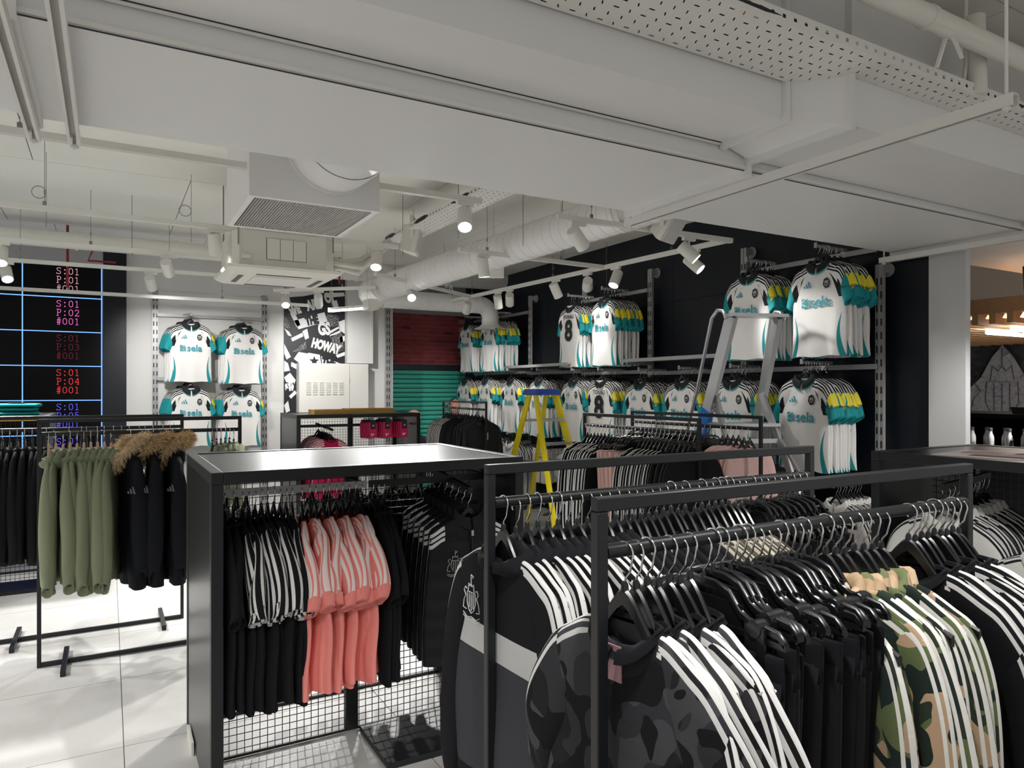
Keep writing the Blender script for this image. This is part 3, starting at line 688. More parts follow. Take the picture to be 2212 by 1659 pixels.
# ================================================================ shop fittings
def rack(label, loc, L, rz=0.0, Ht=1.475, bar=1.385):
    t = thing('garment_rack', label, 'clothes rack', (*loc, 0), rz); w_ = .023; h = .0108
    def fb(nm, b, mt='black_metal'):
        o = bx(nm, mt, b, t); md = o.modifiers.new('bevel', 'BEVEL'); md.width = .002; md.segments = 1; return o
    fb('top_tube', (-h, L+h, -h, h, Ht-w_, Ht)); fb('bottom_tube', (h, L-h, -h, h, .004, .004+w_))
    for x in (0, L): fb('post', (x-h, x+h, -h, h, 0, Ht-w_))
    b = MB(); b.tube([(h, 0, bar), (L-h, 0, bar)], .0125, 16); ob('hanging_bar', b.mesh('hanging_bar', 'black_metal', True, 40), t)
    for x in (.13, L-.13): fb('foot', (x-.014, x+.014, -.23, .23, 0, .034))
    return t
rack('nearest black garment rack, with camouflage tops and joggers', (.695, .935), 1.08)
rack('second black garment rack, with striped black jackets', (.775, 1.47), 1.13)
rack('black garment rack of olive hoodies and fur-hooded parkas', (-.36, 5.05), 1.125)
rack('black garment rack behind the olive hoodies', (-.66, 5.64), 1.12)
rack('black rack holding pink joggers before the wall of shirts', (3.16, 3.23), 1.21, R(90))
rack('black rack behind the pink joggers, beside the aluminium ladder', (3.82, 3.33), 1.35, R(90))
rack('small-looking black rack of dark jackets near the teal shutter', (3.62, 6.95), 1.15, R(90), 1.52, 1.43)

def display_unit(label, loc, L, D, Ht, rz=0.0, rail=None):
    t = thing('display_unit', label, 'display unit', (*loc, 0), rz); f_ = .045
    def fb(nm, b, mt='black_metal'):
        o = bx(nm, mt, b, t); md = o.modifiers.new('bevel', 'BEVEL'); md.width = .003; md.segments = 2; return o
    fb('top_panel', (f_, L-f_, f_, D-f_, Ht-.030, Ht-.004), 'black_sheet')
    for y in (0, D-f_): fb('top_frame', (f_, L-f_, y, y+f_, Ht-f_, Ht)); fb('bottom_frame', (f_, L-f_, y, y+f_, 0, .012)) if y else None
    for x in (0, L-f_):
        fb('end_frame', (x, x+f_, 0, D, Ht-f_, Ht)); fb('end_frame', (x, x+f_, 0, f_, 0, Ht-f_)); fb('end_frame', (x, x+f_, D-f_, D, 0, Ht-f_))
        xx = x+.004 if x == 0 else x+.03
        fb('end_panel', (xx, xx+.012, f_, D-f_, 0.01, Ht-f_), 'black_sheet')
    fb('centre_post', (L/2-.03, L/2+.03, D/2-.02, D/2+.02, .01, Ht-f_))
    fb('base_plate', (L/2+.03, L-f_, f_, D/2-.04, .004, .03))
    b = MB(); x = f_+.02
    while x < L-f_: b.box(x-.0016, x+.0016, D/2-.0016, D/2+.0016, .01, Ht-f_); x += .033
    b.box(f_, L-f_, D/2-.006, D/2+.006, .004, .016); z = .04
    while z < Ht-f_: b.box(f_, L-f_, D/2-.0046, D/2-.0016, z-.0016, z+.0016); z += .033
    ob('mesh_panel', b.mesh('mesh_panel', 'black_wire'), t)
    return t
u0 = display_unit('black metal display unit in the foreground, with black and pink tees', (.335, 2.89), 1.37, .97, 1.335)
bx('hanging_rail', 'rail_grey', (.05, .69, .255, .265, 1.203, 1.235), u0); bx('hanging_rail', 'black_metal', (.70, 1.32, .255, .265, 1.203, 1.235), u0)
for x in (.055, .66, 1.3): bx('rail_arm', 'black_metal', (x, x+.02, .265, .48, 1.205, 1.23), u0)
b = MB(); b.bar((1.115, .48, 1.235), (1.115, .05, 1.185), .022, .03); ob('waterfall_arm', b.mesh('waterfall_arm', 'black_metal'), u0)
bx('skirting_foot', 'white_plastic', (-.012, -.002, .60, .80, .0, .06), u0)
u1 = display_unit('black metal display unit under wooden trays, with magenta goods', (1.853, 8.2), 1.5, .9, 1.365)
bx('hanging_rail', 'black_metal', (.05, 1.45, .40, .42, 1.20, 1.23), u1)
b = MB(); b.bar((.33, .45, 1.24), (.42, .04, 1.18), .02, .025); ob('waterfall_arm', b.mesh('waterfall_arm', 'black_metal'), u1)
u2 = display_unit('black metal display unit at right with a leaflet on top', (3.42, 2.27), 1.32, .95, 1.335, R(-90))
b = MB(); b.bar((.34, .45, 1.22), (.34, .04, 1.185), .022, .03); b.bar((.75, .45, 1.10), (.75, .04, 1.06), .022, .03); ob('waterfall_arm', b.mesh('waterfall_arm', 'black_metal'), u2)
u3 = display_unit('black display unit at the left edge carrying folded teal shirts', (-1.75, 6.9), 1.33, .9, 1.44)
bx('price_strip', 'wood_tray', (1.0, 1.30, -.006, -.001, 1.40, 1.432), u3)
# leaflet
lf = thing('leaflet', 'printed leaflet lying on the display unit at right', 'leaflet', (3.72, 1.80, 1.331), R(8))
bx('sheet', 'paper', (-.18, .24, -.24, .24, 0, .004), lf)
for k, (a, b_, c, d, mt) in enumerate(((-.12, -.04, -.18, .1, 'print_dark'), (.0, .05, -.1, .18, 'print_pink'), (.1, .17, -.19, -.02, 'print_dark'), (.08, .2, .04, .2, 'print_pink'))):
    bx('printed_block', mt, (a, b_, c, d, .004, .0048), lf)
# wooden trays on the back unit
for k, (x, y, w_, lb) in enumerate(((2.07, 8.28, .44, 'shallow wooden tray at the front of the back display unit'), (2.57, 8.62, .60, 'longer wooden tray behind the shallow one'))):
    t = thing('wooden_tray', lb, 'tray', (x, y, 1.361))
    bx('tray_base', 'wood_tray', (0, w_, 0, .28, 0, .012), t)
    bx('tray_side', 'wood_tray', (0, w_, 0, .014, .012, .055), t); bx('tray_side', 'wood_tray', (0, w_, .266, .28, .012, .055), t)
    bx('tray_side', 'wood_tray', (0, .014, .014, .266, .012, .055), t); bx('tray_side', 'wood_tray', (w_-.014, w_, .014, .266, .012, .055), t)

# ---- wall uprights, bars, arms, shelves
def upright(frame, loc, z1, rz, disc=True, standoff=.1):                      # local: face towards -y, wall behind
    b = MB(); b.box(-.033, .033, .010, .013, 0, z1); b.box(-.033, -.030, .013, .04, 0, z1); b.box(.030, .033, .013, .04, 0, z1); b.box(-.004, .004, .002, .010, 0, z1)
    t = ob('upright', b.mesh('upright', 'rail_grey'), frame, (*loc, 0), (0, 0, rz))
    b = MB(); z = .15
    while z < z1-.1:
        for x in (-.018, .018): b.box(x-.0055, x+.0055, .0075, .0105, z, z+.055)
        z += .105
    ob('slot_row', b.mesh('slot_row', 'slot_dark'), t)
    if disc:
        b = MB(); b.box(-.02, .02, .013, standoff, z1-.06, z1); ob('top_arm', b.mesh('top_arm', 'rail_grey'), t)
        b = MB(); b.lathe([(.0, standoff-.012), (.055, standoff-.012), (.055, standoff-.002), (0, standoff-.002)], (0, 0, z1-.035), 24, 0, False, 'y'); ob('wall_disc', b.mesh('wall_disc', 'rail_grey', True, 40), t)
UX = 5.17
WF = thing('shirt_display_frame', 'grey slotted wall framing with bars, arms and shelves along the navy wall', 'display frame')
for y, z1 in ((3.37, 2.62), (4.72, 2.98), (6.05, 2.98), (7.3, 2.98), (8.62, 2.98), (10.3, 2.6)): upright(WF, (UX, y), z1, R(-90), standoff=.125)
UP = [(3.63, 2.78, 11), (4.32, 2.78, 11), (6.38, 2.79, 11), (7.05, 2.79, 9), (9.1, 2.79, 10), (9.86, 2.79, 9)]
LO = [(3.76, 1.88, 11), (4.50, 1.87, 11), (5.15, 1.87, 12), (5.75, 1.87, 11), (6.45, 1.89, 11), (6.98, 1.90, 9), (7.76, 1.92, 11), (8.49, 1.93, 11), (9.24, 1.94, 10), (9.94, 1.94, 8)]
for y0, y1, z in ((3.37, 4.72, 2.735), (6.05, 7.3, 2.745), (8.62, 10.3, 2.745), (3.37, 4.72, 1.83), (4.72, 6.05, 1.83), (6.05, 7.3, 1.85), (7.3, 8.62, 1.88), (8.62, 10.3, 1.90)):
    bx('cross_bar', 'rail_grey', (UX-.03, UX-.012, y0, y1, z-.02, z+.02), WF)
arm_m = MB().box(-.37, 0, -.008, .008, -.022, 0).box(-.378, -.37, -.012, .012, -.026, .014).mesh('display_arm', 'rail_grey')
NAMES_UP = ['upper stack nearest the column', 'upper stack above the aluminium ladder', 'upper stack right of the number shirt', 'upper stack headed by the number shirt', 'upper stack right of the bell mouth', 'upper stack beside the brick panel']
NAMES_LO = ['lower stack nearest the column', 'lower stack behind the aluminium ladder', 'lower stack left of the aluminium ladder', 'lower stack right of the number shirt', 'lower stack headed by the number shirt',
            'lower stack left of the number shirt', 'lower stack behind the yellow ladder', 'lower stack left of the yellow ladder', 'second lower stack from the shutter', 'lower stack touching the teal shutter']
for L_ in (UP, LO):
    for (y, z, n) in L_: ob('display_arm', arm_m, WF, (UX-.02, y, z))
for y0, y1 in ((4.62, 5.98), (7.0, 8.55)):
    s_ = bx('shelf_board', 'rail_grey', (4.74, 5.14, y0, y1, 1.955, 1.972), WF); bx('front_lip', 'rail_grey', (4.735, 4.74, y0, y1, 1.94, 1.975), s_)
    for y in (y0+.02, y1-.04): bx('shelf_bracket', 'rail_grey', (4.78, 5.14, y, y+.012, 1.915, 1.954), s_)
LF = thing('shirt_display_frame', 'pale slotted wall framing holding four shirt stacks beside the video wall', 'display frame')
upright(LF, (.512, 10.04), 2.92, 0, False); upright(LF, (1.84, 10.04), 2.92, 0, True, .058)
for z in (2.60, 1.79, .98): bx('cross_bar', 'rail_grey', (.53, 1.82, 10.0, 10.018, z-.02, z+.02), LF)
bx('back_panel', 'light_wall', (.54, 1.81, 10.075, 10.099, .4, 2.9), LF)
RF = thing('wall_upright', 'single slotted grey upright left of the brick recess', 'wall upright'); upright(RF, (3.60, 10.04), 2.98, 0, False)
fj = MB().box(-.008, .008, -.26, 0, -.022, 0).mesh('display_arm', 'rail_grey')

# ---- ladders
def ladder_alu():
    t = thing('aluminium_stepladder', 'aluminium platform stepladder with handrails and blue tape before the shirts', 'stepladder', (4.34, 3.80, 0), R(-18))
    W = .26   # half width along local x; front goes to +y
    top = 2.20
    for s_ in (-1, 1):
        b = MB(); b.bar((s_*W*.75, .06, top+.02), (s_*W*1.2, 1.02, 0), .036, .115, 0, (0, 0, 1)); ob('front_stile', b.mesh('front_stile', 'aluminium'), t)
        b = MB(); b.bar((s_*W*.78, .30, 1.62), (s_*W*1.15, -.62, 0), .026, .055, 0, (0, 0, 1)); ob('rear_leg', b.mesh('rear_leg', 'aluminium'), t)
        b = MB(); b.tube([(s_*W*.95, .05, top-.0), (s_*W*.95, .10, top+.06), (s_*W*.97, .18, top+.075), (s_*W*1.0, .26, top+.02), (s_*W*1.1, .46, 1.65), (s_*W*1.2, .78, .95), (s_*W*1.25, .98, .55)], .014, 10); ob('handrail', b.mesh('handrail', 'aluminium', True), t)
        b = MB(); b.bar((s_*W*.8, .30, 1.50), (s_*W*1.0, -.30, .86), .02, .022); ob('brace', b.mesh('brace', 'aluminium'), t)
        bx('foot', 'black_plastic', (s_*W*1.2-.025, s_*W*1.2+.025, .98, 1.07, 0, .04), t)
    b = MB(); b.box(-W*.9, W*.9, -.03, .12, top+.01, top+.035); ob('top_cap', b.mesh('top_cap', 'aluminium'), t)
    bx('platform', 'aluminium', (-W*.95, W*.95, .10, .46, 1.36, 1.385), t)
    for k in range(5):
        z = 1.12-.24*k; f_ = (top-z)/top; y = .06+.96*f_
        bx('tread', 'aluminium', (-W*(.75+.45*f_), W*(.75+.45*f_), y-.06, y+.05, z, z+.03), t)
    for z in (1.25, .8): b = MB(); y = .30-.92*(1.62-z)/1.62; b.bar((-W*.9, y, z), (W*.9, y, z), .02, .035); ob('rear_rung', b.mesh('rear_rung', 'aluminium'), t)
    f_ = (top-1.36)/top; b = MB()
    c0 = Vector((-W*.75, .06, top+.02)).lerp(Vector((-W*1.2, 1.02, 0)), .33); c1 = Vector((-W*.75, .06, top+.02)).lerp(Vector((-W*1.2, 1.02, 0)), .45)
    b.bar(c0, c1, .039, .119); ob('blue_tape', b.mesh('blue_tape', 'blue_tape'), t)
ladder_alu()
def ladder_yellow():
    t = thing('yellow_stepladder', 'yellow fibreglass stepladder with blue top and aluminium steps', 'stepladder', (4.28, 6.85, 0), R(6))
    W = .2; top = 1.60
    for s_ in (-1, 1):
        b = MB(); b.bar((s_*W*.7, -.07, top), (s_*W*1.35, -.62, 0), .03, .075); ob('front_stile', b.mesh('front_stile', 'yellow_fibre'), t)
        b = MB(); b.bar((s_*W*.6, .07, top), (s_*W*1.2, .60, 0), .03, .06); ob('rear_leg', b.mesh('rear_leg', 'yellow_fibre'), t)
        b = MB(); b.bar((s_*W*.95, -.32, .85), (s_*W*.9, .30, .85), .006, .02); ob('spreader', b.mesh('spreader', 'aluminium'), t)
    b = MB(); b.prism([(-W*.95, top-.01), (W*.95, top-.01), (W*.8, top+.06), (-W*.8, top+.06)], .26, 0, 'xz', -.13); o = ob('top_cap', b.mesh('top_cap', 'blue_cap'), t); o.modifiers.new('bevel', 'BEVEL').width = .01
    for k in range(5):
        z = 1.30-.26*k; f_ = 1-z/top; y = -.07-.55*f_; w_ = W*(.7+.65*f_)
        bx('tread', 'aluminium', (-w_, w_, y-.045, y+.04, z, z+.03), t)
    for z in (1.3, .78): f_ = 1-z/top; b = MB(); b.bar((-W*(.6+.6*f_), .07+.53*f_, z), (W*(.6+.6*f_), .07+.53*f_, z), .02, .03); ob('rear_rung', b.mesh('rear_rung', 'aluminium'), t)
    bx('warning_label', 'white_print', (-.04, .06, -.222, -.2185, 1.045, 1.065), t); 
ladder_yellow()

# ---- the bay beyond the column: till canopy, poster, bottles
cn = thing('slatted_canopy', 'timber slatted canopy with tube lights above the till beyond the column', 'canopy', (6.4, 2.6, 2.2))
slm = MB().box(0, 3.2, 0, .05, 0, .09).mesh('slat', 'wood_slat')
for k in range(20): ob('slat', slm, cn, (0, k*.135, .0))
beam = MB().box(0, .10, -.1, 2.8, .09, .22).mesh('cross_beam', 'wood_slat')
for x in (.05, 1.1, 2.1, 3.0): ob('cross_beam', beam, cn, (x, 0, 0))
bx('edge_channel', 'grey_steel', (-.05, 3.2, -.16, -.1, .20, .28), cn)
for k, (x, y) in enumerate(((.3, .55), (.5, .85))):
    b = MB(); b.tube([(x, y, -.03), (x+1.5, y, -.03)], .022, 12); ob('tube_light', b.mesh('tube_light', 'tube_glow', True, 40), cn)
    b = MB(); b.lathe([(.0, 0), (.06, 0), (.05, -.03), (0, -.045)], (x+.4, y+.12, 0), 20, 0, False); ob('mount', b.mesh('mount', 'wood_slat', True, 40), cn)
rm = MB().tube([(0, 0, .2), (0, 0, 1.19)], .006, 6).mesh('hanger_rod', 'grey_steel')
for x, y in ((.1, .9), (.1, 1.8), (1.6, .95), (1.6, 1.8), (3, .95)): ob('hanger_rod', rm, cn, (x, y, 0))
b = MB(); b.tube([(.4, .5, .25), (.36, .5, .6), (.33, .5, 1.0), (.32, .5, 1.19)], .012, 6); b.tube([(1.2, .3, .25), (1.1, .3, .6), (1.08, .3, 1.0), (1.08, .3, 1.19)], .012, 6); ob('feed_cable', b.mesh('feed_cable', 'cable_black', True), cn)
po = thing('crest_banner', 'dark crinkled banner with a pale crest behind the till', 'banner', (9.6, 3.6, 1.0))
b = MB(); n = 24; rows = []
for j in range(9): rows.append([(.03*math.sin(i*.9+j*.7)+.02*math.sin(i*2.3-j), 2.6*i/n, 1.28*j/8) for i in range(n+1)])
vs = [p for r_ in rows for p in r_]; b.add(vs, [(j*(n+1)+i, j*(n+1)+i+1, (j+1)*(n+1)+i+1, (j+1)*(n+1)+i) for j in range(8) for i in range(n)])
b.box(.05, .07, 0, 2.6, 0, 1.28); ob('sheet', b.mesh('sheet', 'poster_dark', True, 60), po)
bx('white_rule', 'mural_white', (-.06, -.055, 1.45, 1.47, .45, 1.0), po)
b = MB(); b.prism([(.15, .0), (.8, .0), (.95, .3), (1.0, .55), (.75, .80), (.62, 1.05), (.5, 1.2), (.38, 1.05), (.25, .80), (.0, .55), (.05, .3)], .01, 0, 'yz', -.066); ob('crest_print', b.mesh('crest_print', 'poster_light'), po, (0, .50, 0))
td = thing('till_unit', 'black till display unit beyond the column with mesh back', 'display unit', (6.75, 2.65, 0))
for b_ in ((0, .8, 0, .05, 0, 1.40), (0, .8, 1.35, 1.4, 0, 1.40)): bx('end_panel', 'black_metal', b_, td)
bx('top_panel', 'black_sheet', (0, .8, 0, 1.4, 1.40, 1.44), td); bx('back_panel', 'black_metal', (.75, .8, .05, 1.35, 0, 1.4), td); bx('shelf', 'black_metal', (-.1, .72, .06, 1.34, 1.10, 1.14), td); bx('lower_front', 'black_metal', (-.08, -.04, .06, 1.34, 0, 1.10), td)
pt = thing('card_reader', 'black upright card reader screen standing on the till unit', 'card reader', (6.9, 3.02, 1.44), R(70))
b = MB(); b.prism([(-.02, 0), (.02, 0), (.025, .04), (.055, .10), (.055, .32), (-.055, .32), (-.055, .10), (-.025, .04)], .02, 0, 'xz', -.01); ob('body', b.mesh('body', 'black_plastic'), pt, rot=(R(12), 0, 0)); bx('screen', 'mural_white', (-.042, .042, -.004, .0, .20, .30), pt).location.y = -.075
b = MB(); b.prism([(-.16, .0), (.16, .0), (.19, .06), (-.19, .06)], .25, 0, 'xz', -.12); ob('stand', b.mesh('stand', 'black_plastic'), pt); bx('yellow_sticker', 'yellow_print', (-.19, -.10, -.122, -.12, .045, .06), pt)
bt = MB(); bt.lathe([(0, 0), (.028, 0), (.031, .01), (.031, .085), (.026, .11), (.017, .13), (.015, .15)], (0, 0, 0), 16, 0, False); bt = bt.mesh('bottle_body', 'tin', True, 50)
cp = MB().lathe([(.017, .15), (.018, .152), (.018, .178), (.0, .18)], (0, 0, 0), 14, 0, False).mesh('cap', 'grey_steel', True, 50)
tg = MB().box(-.012, .012, -.036, -.033, .02, .08).mesh('swing_tag', 'black_print')
for k in range(16):
    t = thing('drinks_bottle', '%s pale metal drinks bottle from the column on the till shelf' % ORD[k], 'bottle', (6.70+.10*(k % 2), 3.93-.075*k, 1.14), R(-60), 'drinks bottles by the till')
    ob('bottle_body', bt, t); ob('cap', cp, t)
    if k % 3 == 1: ob('swing_tag', tg, t, rot=(0, R(12), 0))
cb = thing('carton', 'brown cardboard box standing beside the till unit', 'box', (6.95, 4.1, 1.15))
bx('box_wall', 'carton', (0, .3, 0, .02, 0, .36), cb); bx('box_wall', 'carton', (0, .02, .02, .4, 0, .36), cb); bx('box_wall', 'carton', (.28, .3, .02, .4, 0, .36), cb); bx('box_base', 'carton', (0, .3, 0, .4, -.02, 0), cb)
bx('till_plinth', 'black_metal', (6.93, 7.3, 4.08, 4.55, 0, 1.13)); tag(bpy.data.objects['till_plinth'], 'dark plinth under the cardboard box beyond the column', 'plinth')
pu = thing('plush_toy', 'small tan plush toy below the drinks bottles', 'toy', (6.45, 2.95, 1.02))
b = MB(); b.lathe([(0, -.04), (.05, -.035), (.075, 0), (.05, .035), (0, .04)], (0, 0, .04), 16, 0, False); ob('body', b.mesh('body', 'plush', True), pu)
b = MB(); b.lathe([(0, -.04), (.04, -.02), (.045, .01), (.025, .035), (0, .04)], (-.03, -.08, .05), 14, 0, False); hd = ob('head', b.mesh('head', 'plush', True), pu)
b = MB(); b.lathe([(0, -.012), (.018, 0), (0, .012)], (-.02, -.11, .085), 10, 0, False); b.lathe([(0, -.012), (.018, 0), (0, .012)], (-.04, -.05, .088), 10, 0, False); ob('ears', b.mesh('ears', 'plush', True), hd)
bx('toy_shelf', 'black_metal', (6.3, 6.66, 2.72, 4.0, .98, 1.02)); tag(bpy.data.objects['toy_shelf'], 'narrow black shelf carrying the plush toy', 'shelf')
bx('shelf_support', 'black_metal', (6.3, 6.66, 2.72, 4.0, 0, .98)); tag(bpy.data.objects['shelf_support'], 'dark cupboard below the plush toy shelf', 'cupboard')

# ================================================================ garments
TEE = [(.075, -.095, .012), (.115, -.106, .014), (.165, -.130, .016), (.205, -.156, .018), (.222, -.20, .020), (.228, -.28, .022), (.232, -.36, .024), (.235, -.46, .025), (.238, -.58, .026), (.24, -.70, .027), (.242, -.80, .028)]
SHORT = [(.085, -.0935, .105, -.22, .0155), (.115, -.101, .118, -.26, .0170), (.16, -.123, .150, -.31, .020), (.20, -.147, .180, -.345, .024), (.232, -.195, .205, -.365, .027), (.258, -.25, .217, -.385, .029), (.283, -.325, .226, -.415, .031), (.303, -.405, .233, -.455, .034)]
WIDE = [(.085, -.0935, .105, -.22, .0155), (.115, -.101, .118, -.26, .0170), (.16, -.123, .150, -.31, .0185), (.20, -.147, .180, -.345, .020), (.24, -.20, .205, -.375, .018), (.272, -.26, .217, -.41, .018), (.298, -.33, .228, -.445, .020), (.318, -.41, .238, -.475, .022)]
LONG = [(.085, -.0935, .105, -.22, .0155), (.115, -.101, .118, -.26, .0170), (.16, -.123, .145, -.31, .019), (.20, -.147, .170, -.36, .022), (.228, -.20, .180, -.40, .026), (.250, -.28, .182, -.45, .029), (.264, -.40, .186, -.53, .031), (.272, -.54, .190, -.62, .031), (.270, -.66, .198, -.71, .029), (.258, -.735, .205, -.755, .023), (.253, -.80, .209, -.81, .020)]
def zline(rows, x):
    x = abs(x)
    for (w0, z0, _), (w1, z1, _) in zip(rows, rows[1:4]):
        if x <= w1:
            return z0+(z1-z0)*max(0, (x-w0)/(w1-w0)) if x > w0 else z0
    return rows[3][1]
def resample(rows, n):
    out = []; L = len(rows)-1
    for i in range(n):
        t = i/(n-1)*L; k = min(int(t), L-1); f_ = t-k
        p0 = rows[max(k-1, 0)]; p1 = rows[k]; p2 = rows[k+1]; p3 = rows[min(k+2, L)]
        out.append(tuple(.5*(2*b+(c-a)*f_+(2*a-5*b+4*c-d)*f_*f_+(3*b-a-3*c+d)*f_**3) for a, b, c, d in zip(p0, p1, p2, p3)))
    return out
def body_mesh(mt, rows=TEE, dip=.045, seed=0, fold=.010, N=32, name='body', quilt=0.0, n=26, flat=.0):
    rnd = random.Random(seed); b = MB(); rr = []; uu = []
    ph = [rnd.uniform(0, 6.28) for _ in range(4)]; rs = resample(rows, n); z0 = rows[0][1]; zh = rows[-1][1]
    for i, (w_, z, th) in enumerate(rs):
        ring, uv = [], []; k = (z-z0)/(zh-z0); ramp = max(0, (k-.28)/.72)
        for j in range(N):
            a = 2*math.pi*j/N; ca, sa = math.cos(a), math.sin(a)
            x = w_*math.copysign(abs(ca)**.72, ca); y = th*math.copysign(abs(sa)**.8, sa)
            front = max(0, -sa)*(1-abs(x)/w_)
            zz = z-dip*front*max(0, 1-i/5.0)
            y += ramp*fold*(math.sin(x*34+ph[0]+z*2)+.6*math.sin(x*61+ph[1]-z*3)); x += ramp*fold*.5*math.sin(z*7+ph[2])
            y += fold*.35*math.sin(z*16+ph[3]+x*9)*min(1, k*4)
            if quilt: y += math.copysign(quilt*abs(math.sin((z+.1)*math.pi/.085)), sa)*(1 if abs(sa) > .05 else 0)
            zz += ramp*.006*math.sin(x*25+ph[1])
            ring.append((x, y, zz)); uv.append((abs(x), (zline(rows, x)-z+.0005)*(1 if sa <= 0 else -1)))
        rr.append(ring); uu.append(uv)
    b.rings(rr, 0, False, uu); return b.mesh(name, mt, True)
def sleeve_rows(path, side, seed, n, N, fold):
    rnd = random.Random(seed*7+int(side)+3); rs = resample(path, n); ph = [rnd.uniform(0, 6.28) for _ in range(4)]
    rr, uu = [], []; u = path[0][0]; prev = None
    for i, (rx, rz_, ix, iz, th) in enumerate(rs):
        if prev: u += math.hypot(rx-prev[0], rz_-prev[1])
        prev = (rx, rz_); cx_, cz_ = (rx+ix)/2, (rz_+iz)/2; hx_, hz_ = (rx-ix)/2, (rz_-iz)/2; h = math.hypot(hx_, hz_); k = i/(n-1)
        ring, uv = [], []
        for j in range(N):
            a = 2*math.pi*j/N-math.pi; ca, sa = math.cos(a), math.sin(a)
            f_ = 1+fold*k*(math.sin(3*a+ph[0]+k*5)*.5+math.sin(k*13+ph[1]+a)*.6)
            y = th*math.copysign(abs(sa)**.85, sa)*f_+fold*.05*k*math.sin(k*7+ph[2])
            ring.append((side*(cx_+hx_*ca*(1+fold*.3*k*math.sin(k*9+ph[3]))), y, cz_+hz_*ca))
            v = h*(1-ca)*.85+th*abs(sa)*.55; uv.append((u, v*(1 if sa <= 0 else -1)))
        rr.append(ring); uu.append(uv)
    return rr, uu
def sleeve_mesh(mt, path=SHORT, side=1, seed=0, n=20, N=20, fold=.22, name='sleeve'):
    b = MB(); rr, uu = sleeve_rows(path, side, seed, n, N, fold)
    if side < 0: rr = [r_[::-1] for r_ in rr]; uu = [r_[::-1] for r_ in uu]
    # turn the opening in so that the hem has an inside
    last = rr[-1]; cx_ = sum(p[0] for p in last)/N; cy_ = sum(p[1] for p in last)/N; cz_ = sum(p[2] for p in last)/N
    rr.append([(cx_+(p[0]-cx_)*.9, cy_+(p[1]-cy_)*.8, p[2]+.004) for p in last]); uu.append(uu[-1])
    rr.append([(cx_+(p[0]-cx_)*.7, cy_+(p[1]-cy_)*.6, p[2]+.05) for p in last]); uu.append(uu[-1])
    b.rings(rr, 0, False, uu); return b.mesh(name, mt, True)
def ring_collar(mt, w0=.080, z0=-.088, rise=.022, drop=.05, dip=.05, flare=.03, name='collar', th=.02):
    b = MB(); N = 36; prof = [(0, 0, 0), (.002, rise, .004), (.010, rise*1.02, .008), (flare*.6, rise*.2, .014), (flare, -drop*.55, .018), (flare*.98, -drop*.6, .016), (flare*.4, -drop*.1, .010), (.004, rise*.6, .004)]
    rr = []
    for dw, dz, dy in prof:
        ring = []
        for j in range(N):
            a = 2*math.pi*j/N+math.pi/2*3+.09; ca, sa = math.cos(a), math.sin(a); front = max(0, -sa)
            ring.append(((w0+dw)*ca, (th+dy)*math.copysign(abs(sa)**.9, sa), z0+dz*(1 if dz > 0 else .4+.9*front)-dip*front**1.5))
        rr.append(ring)
    fs = []; vs = [p for r_ in rr for p in r_]; L = len(prof)
    for i in range(L):
        for j in range(N-1):           # open at the front
            a, c = i*N+j, ((i+1) % L)*N+j; fs.append((a, a+1, c+1, c))
    b.add(vs, fs); return b.mesh(name, mt, True, 60)
def hood_mesh(mt, seed=0, w0=.085, r0=.042, z0=-.085, name='hood', up=.03):
    rnd = random.Random(seed); b = MB(); rr = []; n = 26; N = 12; ph = [rnd.uniform(0, 6.28) for _ in range(3)]
    for i in range(n):
        a = -math.pi/2+2*math.pi*i/(n-1)*.94+.19; ring = []; bk = (1+math.sin(a))/2
        for j in range(N):
            t = 2*math.pi*j/N; r_ = r0*(.55+.6*bk)*(1+.15*math.sin(3*t+a*4+ph[0])+.1*math.sin(5*a+ph[1]))
            ring.append(((w0+r_*math.cos(t))*math.cos(a), (.035+r_*.8*math.cos(t))*math.sin(a), z0-.03+up*bk+r_*math.sin(t)*(1+.6*bk)))
        rr.append(ring)
    b.rings(rr, 0, True); return b.mesh(name, mt, True)
# ---- small prints (front faces -y)
def print_bars(mt, s=1.0, name='maker_mark'):
    b = MB()
    for k, h in enumerate((.016, .030, .044)):
        x = -.028+k*.021; b.prism([(x*s+.006*s, 0), (x*s+.021*s, 0), ((x+.021-.016*h/.044-.0)*s, h*s*.92), ((x+.006-.016*h/.044+.004)*s, h*s)], .001, 0, 'xz', 0)
    return b.mesh(name, mt)
def print_sponsor(mt):
    me = text_mesh('sela', .115, mt, 'sponsor_word', .002); me.transform(Matrix.Translation((.038, 0, -.005)))
    b = MB()
    b.prism([(-.130, .010), (-.095, .035), (-.130, .035)], .001); b.prism([(-.130, -.006), (-.130, .002), (-.092, .030), (-.092, -.018), (-.10, -.014)], .001)
    b.prism([(-.130, -.040), (-.092, -.040), (-.092, -.026), (-.130, -.013)], .001); b.prism([(-.086, -.040), (-.076, -.040), (-.076, .035), (-.086, .032)], .001)
    b.prism([(-.070, -.040), (-.062, -.040), (-.062, .018), (-.070, .018)], .001)
    return me, b.mesh('sponsor_sign', mt)
